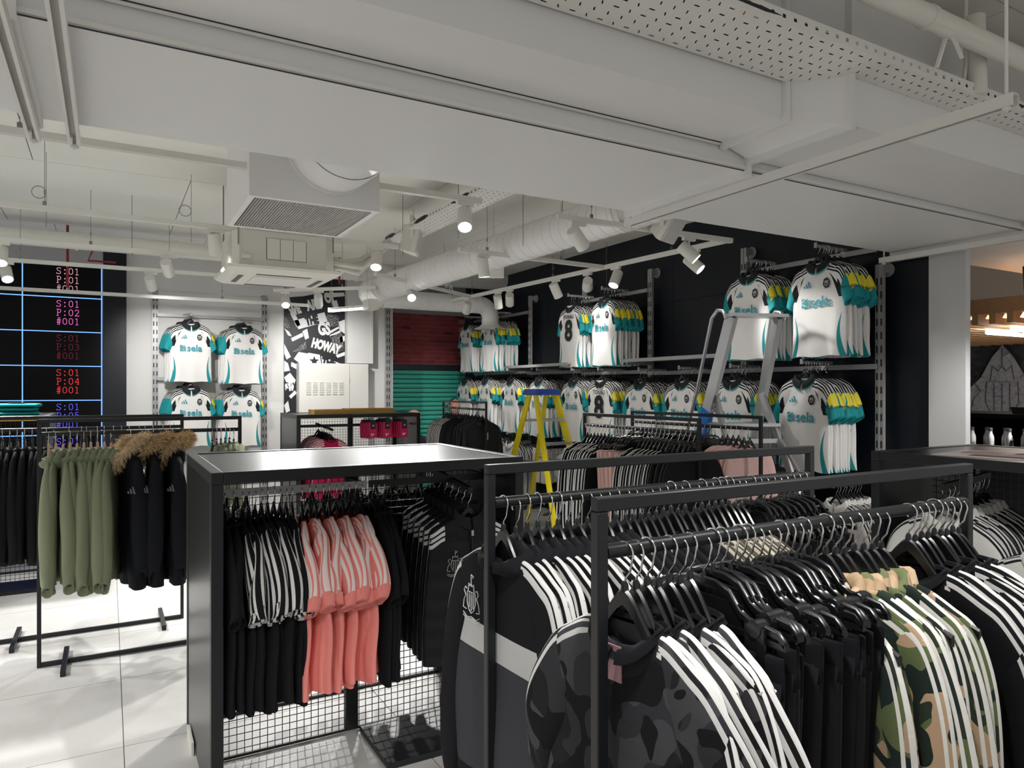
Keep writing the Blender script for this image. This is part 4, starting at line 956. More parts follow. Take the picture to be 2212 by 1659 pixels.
def crest_round(mt1='black_print', mt2='white_print'):
    b = MB(); n = 24; out = []
    for k in range(n):
        a = 2*math.pi*k/n; r_ = .032*(1+.06*math.sin(a*6)); out.append((r_*math.cos(a)*.9, r_*math.sin(a)*1.25))
    b.prism(out, .001, 0, 'xz', 0)
    for x in (-.014, -.005, .004, .013): b.prism([(x, -.004), (x+.004, -.004), (x+.004, .022-abs(x)*.4), (x, .024-abs(x)*.4)], .0006, 1, 'xz', -.0006)
    b.prism([(-.006, -.022), (.006, -.022), (.0, -.010)], .0006, 1, 'xz', -.0006); b.prism([(-.02, -.012), (-.011, -.018), (-.012, -.009)], .0006, 1, 'xz', -.0006); b.prism([(.02, -.012), (.011, -.018), (.012, -.009)], .0006, 1, 'xz', -.0006)
    return b.mesh('crest', [mt1, mt2])
def crest_outline(mt='white_print', s=1.0):
    b = MB(); L = [[(-.016, .018), (.016, .018), (.017, -.005), (.010, -.020), (0, -.027), (-.010, -.020), (-.017, -.005), (-.016, .018)],
                   [(-.008, .016), (-.008, -.016)], [(0, .016), (0, -.022)], [(.008, .016), (.008, -.016)],
                   [(-.020, -.022), (-.034, -.020), (-.030, -.002), (-.022, .008), (-.030, .018), (-.024, .026), (-.018, .022)], [(.020, -.022), (.034, -.020), (.030, -.002), (.022, .008), (.030, .018), (.024, .026), (.018, .022)],
                   [(-.012, .020), (-.010, .036), (-.004, .030), (.0, .036), (.004, .030), (.010, .036), (.012, .020)], [(0, .036), (0, .056), (.010, .052), (0, .046)],
                   [(-.034, -.030), (-.018, -.038), (0, -.034), (.018, -.038), (.034, -.030)], [(-.034, -.036), (-.018, -.044), (0, -.040), (.018, -.044), (.034, -.036)]]
    for st in L:
        for p, q in zip(st, st[1:]): b.bar((p[0]*s, 0, p[1]*s), (q[0]*s, 0, q[1]*s), .001, .0019*s, 0, (0, 1, 0))
    return b.mesh('crest', mt)

ob('crest_lines', crest_outline('poster_dark', 11.0), po, (-.072, 1.0, .55), (0, 0, R(-90)))
# ---- hangers (rail passes along local y through the origin)
def hook_mesh(r_=.019, drop=-.060, wire=.0019):
    pts = [(-r_*math.cos(a)*1.0, 0, r_*math.sin(a)) for a in [R(-35+k*215/12) for k in range(13)]]
    pts = [(p[0], 0, p[2]-.001) for p in pts]+[(.012, 0, -.030), (.002, 0, -.042), (0, 0, -.05), (0, 0, drop)]
    b = MB(); b.tube(pts, wire, 6); return b.mesh('hook', 'chrome', True)
def hanger_body(mt='black_plastic', w_=.19, thick=.010):
    b = MB(); n = 29; rr = []
    for i in range(n):
        x = -w_+2*w_*i/(n-1); f_ = abs(x)/w_; e_ = min(1, f_/.42); zt = -.056-.052*e_*e_*(3-2*e_)-.078*f_; h = .030-.010*f_
        rr.append([(x, -thick/2, zt-h), (x, thick/2, zt-h), (x, thick/2, zt-.004), (x, 0, zt), (x, -thick/2, zt-.004)])
    b.rings(rr, 0, True); b.lathe([(.007, -.065), (.006, -.052), (.003, -.047)], (0, 0, 0), 8); return b.mesh('shoulder_bar', mt, True, 50)
def clip_body():
    b = MB(); prof = [(-.178, -.118), (-.165, -.106), (-.105, -.100), (-.085, -.090), (-.062, -.064), (-.03, -.054), (.03, -.054), (.062, -.064), (.085, -.090), (.105, -.100), (.165, -.106), (.178, -.118)]
    rr = [[(x, -.005, z-.013), (x, .005, z-.013), (x, .005, z-.003), (x, 0, z), (x, -.005, z-.003)] for x, z in prof]
    b.rings(rr, 0, True); b.box(-.18, .18, -.005, .005, -.134, -.124); b.box(-.09, .09, -.002, .002, -.124, -.085); b.lathe([(.007, -.062), (.003, -.045)], (0, 0, 0), 8)
    return b.mesh('shoulder_bar', 'black_plastic', True, 50)
def clip_mesh():
    b = MB(); b.box(-.020, .020, -.013, -.007, -.172, -.108); b.box(-.020, .020, .007, .013, -.172, -.108); b.lathe([(0, -.015), (.014, -.015), (.015, -.012), (.015, .012), (.014, .015), (0, .015)], (0, 0, -.112), 14, 0, False, 'y')
    return b.mesh('clip', 'black_plastic')
HOOK, HBODY, HBODY_TAN, CLIPB, CLIP = hook_mesh(), hanger_body(), hanger_body('tan_plastic', .155, .014), clip_body(), clip_mesh()
def joined(meshes, name):
    b = MB(); mats = []
    for me in meshes:
        idx = []
        for mm in me.materials:
            if mm.name not in mats: mats.append(mm.name)
            idx.append(mats.index(mm.name))
        o = len(b.v); b.v += [tuple(v.co) for v in me.vertices]
        for p in me.polygons: b.f.append(tuple(i+o for i in p.vertices)); b.mi.append(idx[p.material_index])
        if me.uv_layers:
            for l, d in zip(me.loops, me.uv_layers[0].data): b.uv[l.vertex_index+o] = tuple(d.uv)
    return b.mesh(name, mats, True, 60)
HANGER_ONE = joined([HOOK, HBODY], 'clothes_hanger')
CLIP_ONE = joined([HOOK, CLIPB], 'clip_hanger')
def hanger(kind, loc, rz, label, group, near=True):
    if not near:
        o = ob('clip_hanger' if kind == 'clip' else 'clothes_hanger', CLIP_ONE if kind == 'clip' else HANGER_ONE, None, loc, (0, 0, rz)); return tag(o, label, 'hanger', group)
    t = thing('clip_hanger' if kind == 'clip' else 'clothes_hanger', label, 'hanger', loc, rz, group)
    ob('hook', HOOK, t); ob('shoulder_bar', {'std': HBODY, 'tan': HBODY_TAN, 'clip': CLIPB}[kind], t)
    if kind == 'clip':
        for x in (-.125, .125): ob('clip', CLIP, t, (x, 0, 0))
    return t

# ---- garment patterns: list of (part name, mesh, offset, rotation, sub-parts)
PAT = {}
GDROP = {'olive_hoodie': .05, 'parka': .03, 'black_joggers': -.032, 'blush_joggers': -.032, 'white_shorts': -.032}
def sc(rows, kx=1, kz=1, kt=1): return [(r_[0]*kx, r_[1]*kz if i > 3 else r_[1], r_[2]*kt) for i, r_ in enumerate(rows)]
def pattern(name, body_mt, sleeve_mt, path=SHORT, rows=TEE, variants=2, extra=(), dip=.045, fold=.010, sfold=.22, n=26, N=32, sn=20, sN=20):
    PAT[name] = []
    for s_ in range(variants):
        p = [('body', body_mesh(body_mt, rows, dip, s_, fold, N, n=n), None)]
        if path:
            p += [('sleeve', sleeve_mesh(sleeve_mt, path, 1, s_, sn, sN, sfold), None), ('sleeve', sleeve_mesh(sleeve_mt, path, -1, s_, sn, sN, sfold), None)]
        PAT[name].append(p+list(extra))
JROWS = sc(TEE, 1.0, 1.03)
# shirts
COL_J = ring_collar('jersey_collar', .076, -.088, .024, .055, .05, .034); COL_T = ring_collar('teal_trim', .0765, -.0885, .015, .064, .052, .0355, 'collar_trim')
MARK_T, (SPON_W, SPON_S), CREST = print_bars('teal_print', 1.15), print_sponsor('teal_print'), crest_round()
def patch_mesh(path=SHORT, side=1):
    rr, uu = sleeve_rows(path, side, 0, 20, 20, .22); b = MB(); R_ = rr[12:17]
    def out(p, c): return tuple(ci+(pi-ci)*1.10+(.001 if k == 1 and pi < ci else 0) for k, (pi, ci) in enumerate(zip(p, c)))
    g = []
    for r_ in R_:
        c = tuple(sum(p[k] for p in r_)/len(r_) for k in range(3)); g.append([out(r_[j], c) for j in range(6, 13)])
    w_ = len(g[0]); b.add([p for q in g for p in q], [(i*w_+j, i*w_+j+1, (i+1)*w_+j+1, (i+1)*w_+j) for i in range(len(g)-1) for j in range(w_-1)])
    return b.mesh('sleeve_patch', 'yellow_print', True)
PATCH = patch_mesh(); NOON = text_mesh('noon', .040, 'black_print', 'patch_word')
pattern('jersey', 'jersey_body', 'jersey_sleeve', SHORT, JROWS, 3, [('collar', COL_J, None)], .05, .009)
JERSEY_FAR = [joined([q[1] for q in p]+[PATCH], 'football_shirt') for p in (PAT['jersey'])]
def football_shirt(loc, rz, label, group, front=None, near=True, v=0, tilt=0.0):
    """front: None for a shirt inside a stack, 'front' for printed chest, 'back' for a numbered back"""
    if front is None and not near:
        o = ob('football_shirt', JERSEY_FAR[v % 3], None, loc, (0, 0, rz)); o.location.z -= .026; return tag(o, label, 'shirt', group)
    t = thing('football_shirt', label, 'shirt', loc, rz, group); t.rotation_euler.y = tilt; t.location.z -= .026
    for nm, me, _ in PAT['jersey'][v % 3]: ob(nm, me, t)
    if front == 'back': t.rotation_euler.z = rz
    pa = ob('sleeve_patch', PATCH, t)
    if near: ob('patch_word', NOON, pa, (.262, -.034, -.315), (0, 0, R(40)))
    if front == 'front':
        cl_ = t.children[3] if len(t.children) > 3 else None
        ob('collar_trim', COL_T, t); ob('maker_mark', MARK_T, t, (-.085, -.034, -.285)); ob('crest', CREST, t, (.095, -.034, -.265))
        ob('sponsor_sign', SPON_S, t, (0, -.036, -.40)); ob('sponsor_word', SPON_W, t, (0, -.036, -.40))
    if front == 'back':
        ob('back_name', text_mesh('TONALI', .062, 'black_print', 'back_name', .0015), t, (0, -.036, -.225)); o = ob('back_number', text_mesh('8', .34, 'black_print', 'back_number', .012), t, (0, -.036, -.40))
        bx('neck_plug', 'white_cloth', (-.06, .06, -.022, -.018, -.15, -.09), t)
    return t
FARH = []
k = 0
for L_, nm in ((UP, NAMES_UP), (LO, NAMES_LO)):
    for (y, z, n), lb in zip(L_, nm):
        near = y < 6.0; grp = 'white and teal shirts in the '+lb
        for i in range(n):
            x = UX-.37+.012+i*(.325/n); rz = R(-90)+random.uniform(-.13, .13)*(0.4 if i == 0 else 1); k += 1
            zz = z-.016+random.uniform(-.006, .002); yy = y+random.uniform(-.014, .014)
            backp = lb in ('upper stack headed by the number shirt', 'lower stack headed by the number shirt')
            fr = ('back' if backp else 'front') if i == 0 else None
            label = ('white shirt with number 8 on back, fronting the ' if backp else 'white teal-sleeved shirt with chest lettering, fronting the ')+lb if i == 0 else 'white teal-sleeved shirt, %s from the front of the %s' % (ORD[i], lb)
            s_ = football_shirt((x, yy, zz), rz, label, grp, fr, near or i == 0, k, random.uniform(-.045, .045)*(0.3 if i == 0 else 1))
            hanger('std', (x, yy, zz), rz, 'black hanger, %s from the front of the %s' % (ORD[i], lb), 'hangers of the '+lb, False) if near else FARH.append((x, yy, zz, rz, HANGER_ONE))
for x, z, lb in ((.90, 2.60, 'top left'), (1.53, 2.58, 'top right'), (.90, 1.79, 'bottom left'), (1.50, 1.77, 'bottom right')):
    ob('display_arm', fj, LF, (x, 10.0, z))
    for i in range(6):
        y = 9.755+i*.038; rz = random.uniform(-.05, .05)+(R(6) if i else 0)
        football_shirt((x-i*.012, y, z), rz, 'white shirt with teal lettering fronting the %s stack on the back wall' % lb if i == 0 else 'white teal-sleeved shirt, %s in the %s stack on the back wall' % (ORD[i], lb), 'shirts in the %s stack on the back wall' % lb, 'front' if i == 0 else None, i == 0, i)
        FARH.append((x-i*.012, y, z, rz, HANGER_ONE))

# ---- generic hanging
def garment(pat, name, cat, loc, rz, label, group, v=0, tilt=0.0, sx=1.0, sz=1.0):
    t = thing(name, label, cat, loc, rz, group); t.rotation_euler = (0, tilt, rz); t.scale = (sx, 1, sz); t.location.z -= GDROP.get(pat, .026)
    for q in PAT[pat][v % len(PAT[pat])]:
        o = ob(q[0], q[1], t, *(q[2] or ()))
    return t
def row(pat, name, cat, p0, p1, n, rz, what, where, group, kind='std', near=True, jit=.06, sx=1.0, sz=1.0, tilt=.02, hang=True, order='from the left', dz=-.003, one=False):
    p0, p1 = Vector(p0), Vector(p1)
    for i in range(n):
        f_ = (i+.5)/n; p = p0.lerp(p1, f_)+Vector((0, 0, dz)); a = rz+random.uniform(-jit, jit)
        lb = '%s, %s %s' % (what, ORD[i], where)
        q = p+Vector((0, 0, random.uniform(-.012, .0)))
        garment(pat, name, cat, q, a, lb, group, i, random.uniform(-tilt, tilt), sx, sz*random.uniform(.98, 1.02))
        if hang and near: hanger(kind, q, a, '%s hanger with chrome hook, %s of the %s' % ({'std': 'black', 'tan': 'tan', 'clip': 'black clip'}[kind], ORD[i], group), 'hangers of the '+group, near)
        elif hang: FARH.append((q.x, q.y, q.z, a, CLIP_ONE if kind == 'clip' else HANGER_ONE))

# ---- patterns
FOLDED = .012
NECK_B = ring_collar('black_top', .078, -.092, .008, .02, .045, .012, 'neckband')
pattern('grey_camo_tee', 'grey_camo', 'grey_camo', WIDE, TEE, 3, [('neckband', NECK_B, None)], fold=.014, sfold=.42, n=30, N=40, sn=34, sN=32)
pattern('green_camo_top', 'green_camo', 'green_camo', LONG, TEE, 3, [('collar', hood_mesh('collar_camo', 3, .072, .021, -.092, 'collar', .015), None)], fold=.012, sfold=.28, n=30, N=40, sn=40, sN=30)
pattern('stripe_tee', 'black_stripes', 'black_stripes', WIDE, TEE, 3, [('neckband', NECK_B, None)], fold=.012, sfold=.28, n=30, N=36, sn=32, sN=30)
pattern('track_jacket', 'black_stripes', 'black_stripes', LONG, TEE, 3, [('collar', hood_mesh('black_top', 5, .072, .026, -.088, 'collar', .012), None)], fold=.010, sfold=.24, n=28, N=32, sn=40, sN=28)
pattern('far_jacket', 'black_thin_stripes', 'black_thin_stripes', LONG, TEE, 2, [], n=18, N=24, sn=24, sN=24)
pattern('black_top', 'black_top', 'black_top', LONG, TEE, 2, [('neckband', NECK_B, None)])
pattern('black_tee', 'black_tee', 'black_tee', WIDE, TEE, 2, [('neckband', NECK_B, None)])
pattern('cream_tee', 'cream_stripes', 'cream_stripes', WIDE, TEE, 2)
ZS = [(.085, -.0935, .105, -.22, .0155), (.115, -.101, .118, -.26, .0170), (.16, -.123, .150, -.31, .020), (.20, -.147, .180, -.34, .026), (.245, -.195, .20, -.37, .029), (.275, -.26, .212, -.40, .031), (.30, -.34, .225, -.43, .030), (.315, -.415, .235, -.46, .028)]
pattern('zebra_tee', 'black_tee', 'zebra', ZS, TEE, 3, fold=.014, sfold=.3, sn=28, sN=26)
pattern('pink_tee', 'pink', 'pink', ZS, sc(TEE, .98, .98), 3, fold=.018, sfold=.55, sn=30, sN=26)
pattern('white_jacket', 'white_cloth', 'white_cloth', LONG, TEE, 1)
pattern('white_stripe_tee', 'white_stripes', 'white_stripes', ZS, TEE, 2, [('collar', ring_collar('white_cloth', .078, -.088, .02, .05, .05, .03), None)])
OL = [(r_[0]*1.02, r_[1], r_[2]*1.0, r_[3]*1.06-.01, r_[4]*1.35) for r_ in LONG]
pattern('olive_hoodie', 'olive', 'olive', OL, sc(TEE, 1.02, 1.0, 1.2), 3, [('hood', hood_mesh('olive', 2, .078, .036, -.085, 'hood', .02), None)], fold=.012, sfold=.2, sn=34, sN=24)
pattern('parka', 'parka', 'parka', [(r_[0]*1.04, r_[1], r_[2]*1.04, r_[3]*1.08-.02, r_[4]*1.7) for r_ in LONG], sc(TEE, 1.06, 1.12, 2.0), 2, [], fold=.016)
VR = [(.07, -.075, .02), (.09, -.085, .026), (.14, -.105, .03), (.185, -.135, .03), (.195, -.20, .034), (.205, -.29, .038), (.215, -.38, .04), (.22, -.48, .042), (.222, -.58, .042), (.222, -.68, .042), (.22, -.74, .038)]
PAT['vest'] = [[('body', body_mesh('vest', VR, .05, 4, .006, 44, quilt=.007, n=64), None), ('collar', ring_collar('vest', .07, -.075, .045, .01, .05, .012, 'collar', .03), None),
                ('zip', MB().box(-.003, .003, -.052, -.046, -.70, -.13).mesh('zip', 'black_plastic'), None), ('zip_pull', MB().box(-.006, .006, -.056, -.052, -.16, -.135).mesh('zip_pull', 'chrome'), None)]]
pattern('leather_jacket', 'leather', 'leather', LONG, sc(TEE, 1.05, .95, 1.6), 2, [('collar', hood_mesh('leather', 8, .075, .03, -.09, 'collar', .01), None)], fold=.02, sfold=.5)
pattern('white_teal_tee', 'white_stripes', 'white_stripes', LONG, TEE, 1)
pattern('blush_top', 'blush', 'blush', LONG, TEE, 1)
pattern('magenta_tee', 'magenta_stripes', 'magenta_stripes', WIDE, TEE, 2)
def leg_mesh(mt, side, seed, zl=-1.12):
    rnd = random.Random(seed+int(side)*5); b = MB(); rr = []; ph = [rnd.uniform(0, 6.28) for _ in range(3)]
    for i in range(22):
        k = i/21; z = -.222+k*(zl+.222); w_ = .086-.030*k; ring = []
        for j in range(18):
            a = 2*math.pi*j/18; ring.append((side*.085*(1-.1*k)+w_*math.copysign(abs(math.cos(a))**.8, math.cos(a))+.006*k*math.sin(z*6+ph[0]), .022*(1+.2*math.sin(z*11+ph[1]+a*2))*math.sin(a)+.008*k*math.sin(z*8+ph[2]), z))
        rr.append(ring)
    b.rings(rr, 0, True); return b.mesh('trouser_leg', mt, True)
def waist_mesh(mt):
    b = MB(); rr = []
    for z, g_ in ((-.182, 0), (-.185, 1), (-.198, .4), (-.212, 1), (-.226, .5), (-.25, .8)):
        rr.append([(.172*math.copysign(abs(math.cos(2*math.pi*j/60))**.7, math.cos(2*math.pi*j/60)), (.014+.003*g_+(.002 if j % 2 else 0))*math.sin(2*math.pi*j/60), z) for j in range(60)])
    b.rings(rr, 0, True); return b.mesh('waistband', mt, True)
def trousers(nm, mt, zl=-1.12): PAT[nm] = [[('waistband', waist_mesh(mt), None), ('trouser_leg', leg_mesh(mt, 1, s_, zl), None), ('trouser_leg', leg_mesh(mt, -1, s_, zl), None)] for s_ in range(2)]
trousers('black_joggers', 'black_top'); trousers('blush_joggers', 'blush'); trousers('white_shorts', 'white_cloth', -.62)
X_ = R(-90)
# nearest rack
row('grey_camo_tee', 'camouflage_tee', 't-shirt', (.735, .935, 1.385), (.905, .935, 1.385), 7, X_, 'grey camouflage t-shirt with white shoulder stripes', 'from the left on the nearest rack', 'grey camouflage tees', jit=.13, tilt=.07, sx=.89)
lab_ = bpy.data.objects['camouflage_tee']; bx('care_label', 'print_pink', (-.022, .012, -.0245, -.022, -.185, -.125), lab_); bx('care_label', 'print_dark', (-.02, .010, -.0247, -.0245, -.15, -.135), lab_)
row('black_joggers', 'joggers', 'trousers', (.915, .935, 1.385), (1.205, .935, 1.385), 13, X_, 'black joggers clipped to a hanger', 'from the left on the nearest rack', 'black joggers on the nearest rack', 'clip', jit=.10)
row('green_camo_top', 'camouflage_sweatshirt', 'sweatshirt', (1.215, .935, 1.385), (1.46, .935, 1.385), 8, X_, 'green camouflage top with white sleeve stripes', 'from the left on the nearest rack', 'green camouflage tops', jit=.13, tilt=.06, sx=.92)
row('stripe_tee', 'striped_tee', 't-shirt', (1.53, .935, 1.385), (1.755, .935, 1.385), 9, X_, 'black t-shirt with white sleeve stripes', 'from the left at the right rack end', 'black striped tees on the nearest rack', jit=.12, tilt=.06, sx=.95)
# second rack
PJ = mat('panel_jacket', hx('131418'), .88, 0, .25); x, y, z = PJ.coords('Object'); zn = z*-1.0
PJ.layer(zn.gt(.275)*zn.lt(.345), hx('c4c4c3')); PJ.layer(zn.gt(.345)*zn.lt(.64), hx('3c3d42'))
PS = cloth('panel_sleeve', hx('131418'), hx('d6d5d3'), ST3, .008, .07, .335); x, y, z = PS.coords('Object'); PS.layer((z*-1.0).gt(.345)*(z*-1.0).lt(.415)*x.gt(0.0), hx('b9b9b8'))
pattern('panel_jacket', 'panel_jacket', 'panel_sleeve', LONG, TEE, 1, [('collar', hood_mesh('black_top', 5, .072, .026, -.088, 'collar', .012), None)], n=34, sn=40, sN=28, sfold=.18)
t = garment('panel_jacket', 'panelled_jacket', 'jacket', (.812, 1.47, 1.382), R(-86), 'black track jacket with pale chest band and crest at the rack end', None)
ob('crest', crest_outline('white_print', 1.15), t, (-.10, -.030, -.225))
hanger('std', (.812, 1.47, 1.382), R(-86), 'black hanger with chrome hook inside the panelled track jacket', None)
row('track_jacket', 'track_jacket', 'jacket', (.832, 1.47, 1.385), (1.16, 1.47, 1.385), 11, X_, 'black track jacket with three white sleeve stripes', 'from the left on the second rack', 'striped track jackets on the second rack', jit=.10, tilt=.04, sx=.95)
row('black_top', 'black_sweatshirt', 'sweatshirt', (1.165, 1.47, 1.385), (1.40, 1.47, 1.385), 9, X_, 'plain black sweatshirt', 'from the left on the second rack', 'plain black tops on the second rack')
row('cream_tee', 'cream_tee', 't-shirt', (1.41, 1.47, 1.385), (1.62, 1.47, 1.385), 8, X_, 'cream t-shirt with dark shoulder stripes', 'from the left on the second rack', 'cream striped tees')
row('black_joggers', 'joggers', 'trousers', (1.63, 1.47, 1.385), (1.885, 1.47, 1.385), 9, X_, 'black joggers clipped to a hanger', 'from the left on the second rack', 'black joggers on the second rack', 'clip')
# foreground display unit
zr = 1.235-.016
row('black_tee', 'black_tee', 't-shirt', (.40, 3.155, zr), (.47, 3.155, zr), 2, X_, 'plain black t-shirt', 'from the left on the foreground unit', 'plain black tees at the unit end', dz=0)
row('zebra_tee', 'zebra_sleeve_tee', 't-shirt', (.475, 3.155, zr), (.705, 3.155, zr), 9, X_, 'black t-shirt with black and white striped sleeves', 'from the left on the foreground unit', 'striped-sleeve tees', dz=0, jit=.12, tilt=.04)
row('pink_tee', 'pink_tee', 't-shirt', (.72, 3.155, zr), (1.015, 3.155, zr), 10, X_, 'coral pink t-shirt with pale shoulder stripes', 'from the left on the foreground unit', 'coral pink tees', dz=0, jit=.14, tilt=.04)
row('black_tee', 'black_tee', 't-shirt', (1.04, 3.155, zr), (1.12, 3.155, zr), 3, X_, 'plain black t-shirt', 'from the left beside the pink tees', 'plain black tees beside the pink ones', dz=0)
for i in range(6):
    f_ = i/5; p = (1.45+random.uniform(-.004, .004), 3.30-.34*f_, 1.205-.035*f_)
    last = i == 5
    t = garment('vest', 'padded_vest', 'vest', p, random.uniform(-.05, .05)+(R(-4) if last else 0), 'black quilted vest with white shoulder stripes and crest, the front one' if last else 'black quilted vest with shoulder stripes, %s behind the front one' % ORD[4-i], 'black quilted vests')
    if last: ob('crest', crest_outline('white_print', 1.15), t, (-.085, -.054, -.285))
    hanger('std', p, 0, 'black hanger of the front quilted vest' if last else 'black hanger of the %s vest behind the front one' % ORD[4-i], 'hangers of the quilted vests')
row('white_jacket', 'white_jacket', 'jacket', (.42, 3.62, zr), (.60, 3.62, zr), 4, X_, 'white jacket seen through the mesh', 'behind the foreground unit', 'white jackets behind the mesh', dz=0)
row('black_top', 'black_sweatshirt', 'sweatshirt', (.85, 3.62, zr), (1.6, 3.62, zr), 9, X_, 'black sweatshirt seen through the mesh', 'behind the foreground unit', 'black tops behind the mesh', dz=0, near=False)
bx('rear_rail', 'black_metal', (.05, 1.32, .725, .735, 1.203, 1.235), u0)
# olive hoodie rack
row('olive_hoodie', 'olive_hoodie', 'hoodie', (-.33, 5.05, 1.385), (.03, 5.05, 1.385), 10, X_, 'olive green hooded sweatshirt', 'from the left on the left rack', 'olive hoodies', 'tan', jit=.2, tilt=.05)
def fur_mesh(seed):
    rnd = random.Random(seed); b = MB(); n = 4500
    for i in range(n):
        a = rnd.uniform(R(-80), R(260)); t = rnd.uniform(0, 6.283); bk = (1+math.sin(a))/2; r_ = .034*(1+.3*bk)
        nrm = Vector((math.cos(a)*math.cos(t), math.sin(a)*math.cos(t), math.sin(t)))
        fr = max(0, -math.sin(a)); p = Vector((.115*math.cos(a), .085*math.sin(a)-.02*fr, -.05+.035*bk-.13*fr**1.5))+nrm*r_*.7
        tan = Vector((-math.sin(a), math.cos(a), 0)); d = (nrm+tan*rnd.uniform(-.9, .9)+Vector((0, 0, rnd.uniform(-.5, .25)))).normalized()
        L = rnd.uniform(.025, .05); s_ = d.cross(nrm+Vector((.1, .2, .3))).normalized()*.0022
        q = p+d*L*.6; e = p+d*L+Vector((0, 0, -.008)); b.add([p-s_, p+s_, q+s_*.7, e, q-s_*.7], [(0, 1, 2, 4), (4, 2, 3)])
    rr = []
    for i in range(25):
        a = R(-80)+R(340)*i/24; bk = (1+math.sin(a))/2; fr = max(0, -math.sin(a)); rr.append([((.115+.03*math.cos(t))*math.cos(a), (.085+.03*math.cos(t))*math.sin(a)-.02*fr, -.05+.035*bk-.13*fr**1.5+.03*math.sin(t)) for t in [2*math.pi*j/10 for j in range(10)]])
    b.rings(rr, 0, True); return b.mesh('fur_trim', 'dark_fur')
FUR = [fur_mesh(1), fur_mesh(2)]; PK_HOOD = hood_mesh('parka', 6, .09, .05, -.10, 'hood', .02); MARK_G = print_bars('grey_print', 1.0)
for i, (xx, rz) in enumerate(((.115, -78), (.245, -90), (.355, -84))):
    p = (xx, 5.05, 1.382); t = garment('parka', 'parka_coat', 'coat', p, R(rz), 'navy black parka with brown fur hood trim, %s from the left' % ORD[i], 'fur-hooded parkas', i)
    ob('hood', PK_HOOD, t); f_ = ob('fur_trim', FUR[i % 2], t); f_['kind'] = 'stuff'
    ob('sleeve_mark', MARK_G, t, (.262, -.058, -.32), (0, 0, R(35)))
    hanger('tan', p, R(rz), 'tan hanger inside the %s fur-hooded parka from the left' % ORD[i], 'hangers of the parkas')
row('olive_hoodie', 'olive_hoodie', 'hoodie', (.58, 5.05, 1.385), (.74, 5.05, 1.385), 6, X_, 'olive hooded sweatshirt', 'at the far rack end', 'olive hoodies at the rack end', near=False)
row('black_top', 'black_sweatshirt', 'sweatshirt', (-.62, 5.64, 1.385), (-.30, 5.64, 1.385), 8, X_, 'black sweatshirt', 'from the left behind the olive hoodies', 'black tops at the left edge', near=False)
for i in range(13):
    hanger('std', (-.22+i*.05+random.uniform(-.012, .012), 5.64, 1.382), X_+random.uniform(-.15, .15), 'empty black hanger, %s from the left on the rack behind the hoodies' % ORD[i], 'empty hangers', True)
# racks before the shirt wall
row('far_jacket', 'track_jacket', 'jacket', (3.16, 4.42, 1.385), (3.16, 4.08, 1.385), 8, 0, 'black jacket with thin pale sleeve stripes', 'from the left on the pink joggers rack', 'striped jackets left of the pink joggers', near=False)
row('blush_joggers', 'pink_joggers', 'trousers', (3.16, 4.06, 1.385), (3.16, 3.80, 1.385), 7, 0, 'dusty pink joggers on a clip hanger', 'from the left before the shirt wall', 'dusty pink joggers', 'clip', near=False)
row('far_jacket', 'track_jacket', 'jacket', (3.16, 3.78, 1.385), (3.16, 3.46, 1.385), 8, 0, 'black jacket with thin pale sleeve stripes', 'from the left beyond the pink joggers', 'striped jackets right of the pink joggers', near=False)
row('black_top', 'black_sweatshirt', 'sweatshirt', (3.16, 3.44, 1.385), (3.16, 3.26, 1.385), 4, 0, 'plain black sweatshirt', 'at the near end of the pink joggers rack', 'black tops at the near rack end', near=False)
row('black_joggers', 'joggers', 'trousers', (3.82, 4.66, 1.385), (3.82, 3.75, 1.385), 17, 0, 'black joggers on a clip hanger', 'from the left beside the aluminium ladder', 'black joggers beside the aluminium ladder', 'clip', near=False)
row('blush_top', 'pink_sweatshirt', 'sweatshirt', (3.82, 3.70, 1.385), (3.82, 3.40, 1.385), 6, 0, 'dusty pink sweatshirt', 'from the left beside the aluminium ladder', 'dusty pink sweatshirts', near=False)
row('white_teal_tee', 'white_striped_sweatshirt', 'sweatshirt', (3.62, 8.05, 1.43), (3.62, 7.72, 1.43), 6, 0, 'white top with black stripes', 'on the far rack by the teal shutter', 'white tops on the far rack', near=False)
row('black_top', 'black_sweatshirt', 'sweatshirt', (3.62, 7.70, 1.43), (3.62, 7.36, 1.43), 6, 0, 'black sweatshirt', 'in the middle of the far rack', 'black tops on the far rack', near=False)
row('leather_jacket', 'leather_jacket', 'jacket', (3.62, 7.34, 1.43), (3.62, 7.0, 1.43), 4, 0, 'shiny black leather-look jacket', 'at the near end of the far rack', 'leather jackets on the far rack', near=False)
tj = bpy.data.objects['leather_jacket.003']; bx('swing_tag', 'white_print', (.02, .045, -.058, -.055, -.30, -.22), tj)
# low shelves of shirts under the jerseys
for y, z, lb in ((8.55, 1.06, 'left of the yellow ladder'), (9.2, 1.06, 'near the teal shutter'), (3.48, .93, 'beside the display unit at right'), (4.15, .95, 'below the aluminium ladder'), (7.1, 1.06, 'right of the yellow ladder')):
    row('white_stripe_tee', 'white_striped_tee', 't-shirt', (4.80, y, z-.016), (5.12, y, z-.016), 9, X_, 'white striped t-shirt, bottom stack '+lb, 'from the front', 'bottom stack '+lb, near=False, dz=0, order='from the front')
    ob('display_arm', arm_m, WF, (UX-.02, y, z))
row('white_shorts', 'white_shorts', 'shorts', (4.80, 7.75, 1.05), (5.12, 7.75, 1.05), 8, X_, 'white shorts on a clip hanger', 'from the front behind the yellow ladder', 'white shorts', 'clip', near=False, dz=0, order='from the front')
ob('display_arm', arm_m, WF, (UX-.02, 7.75, 1.066))
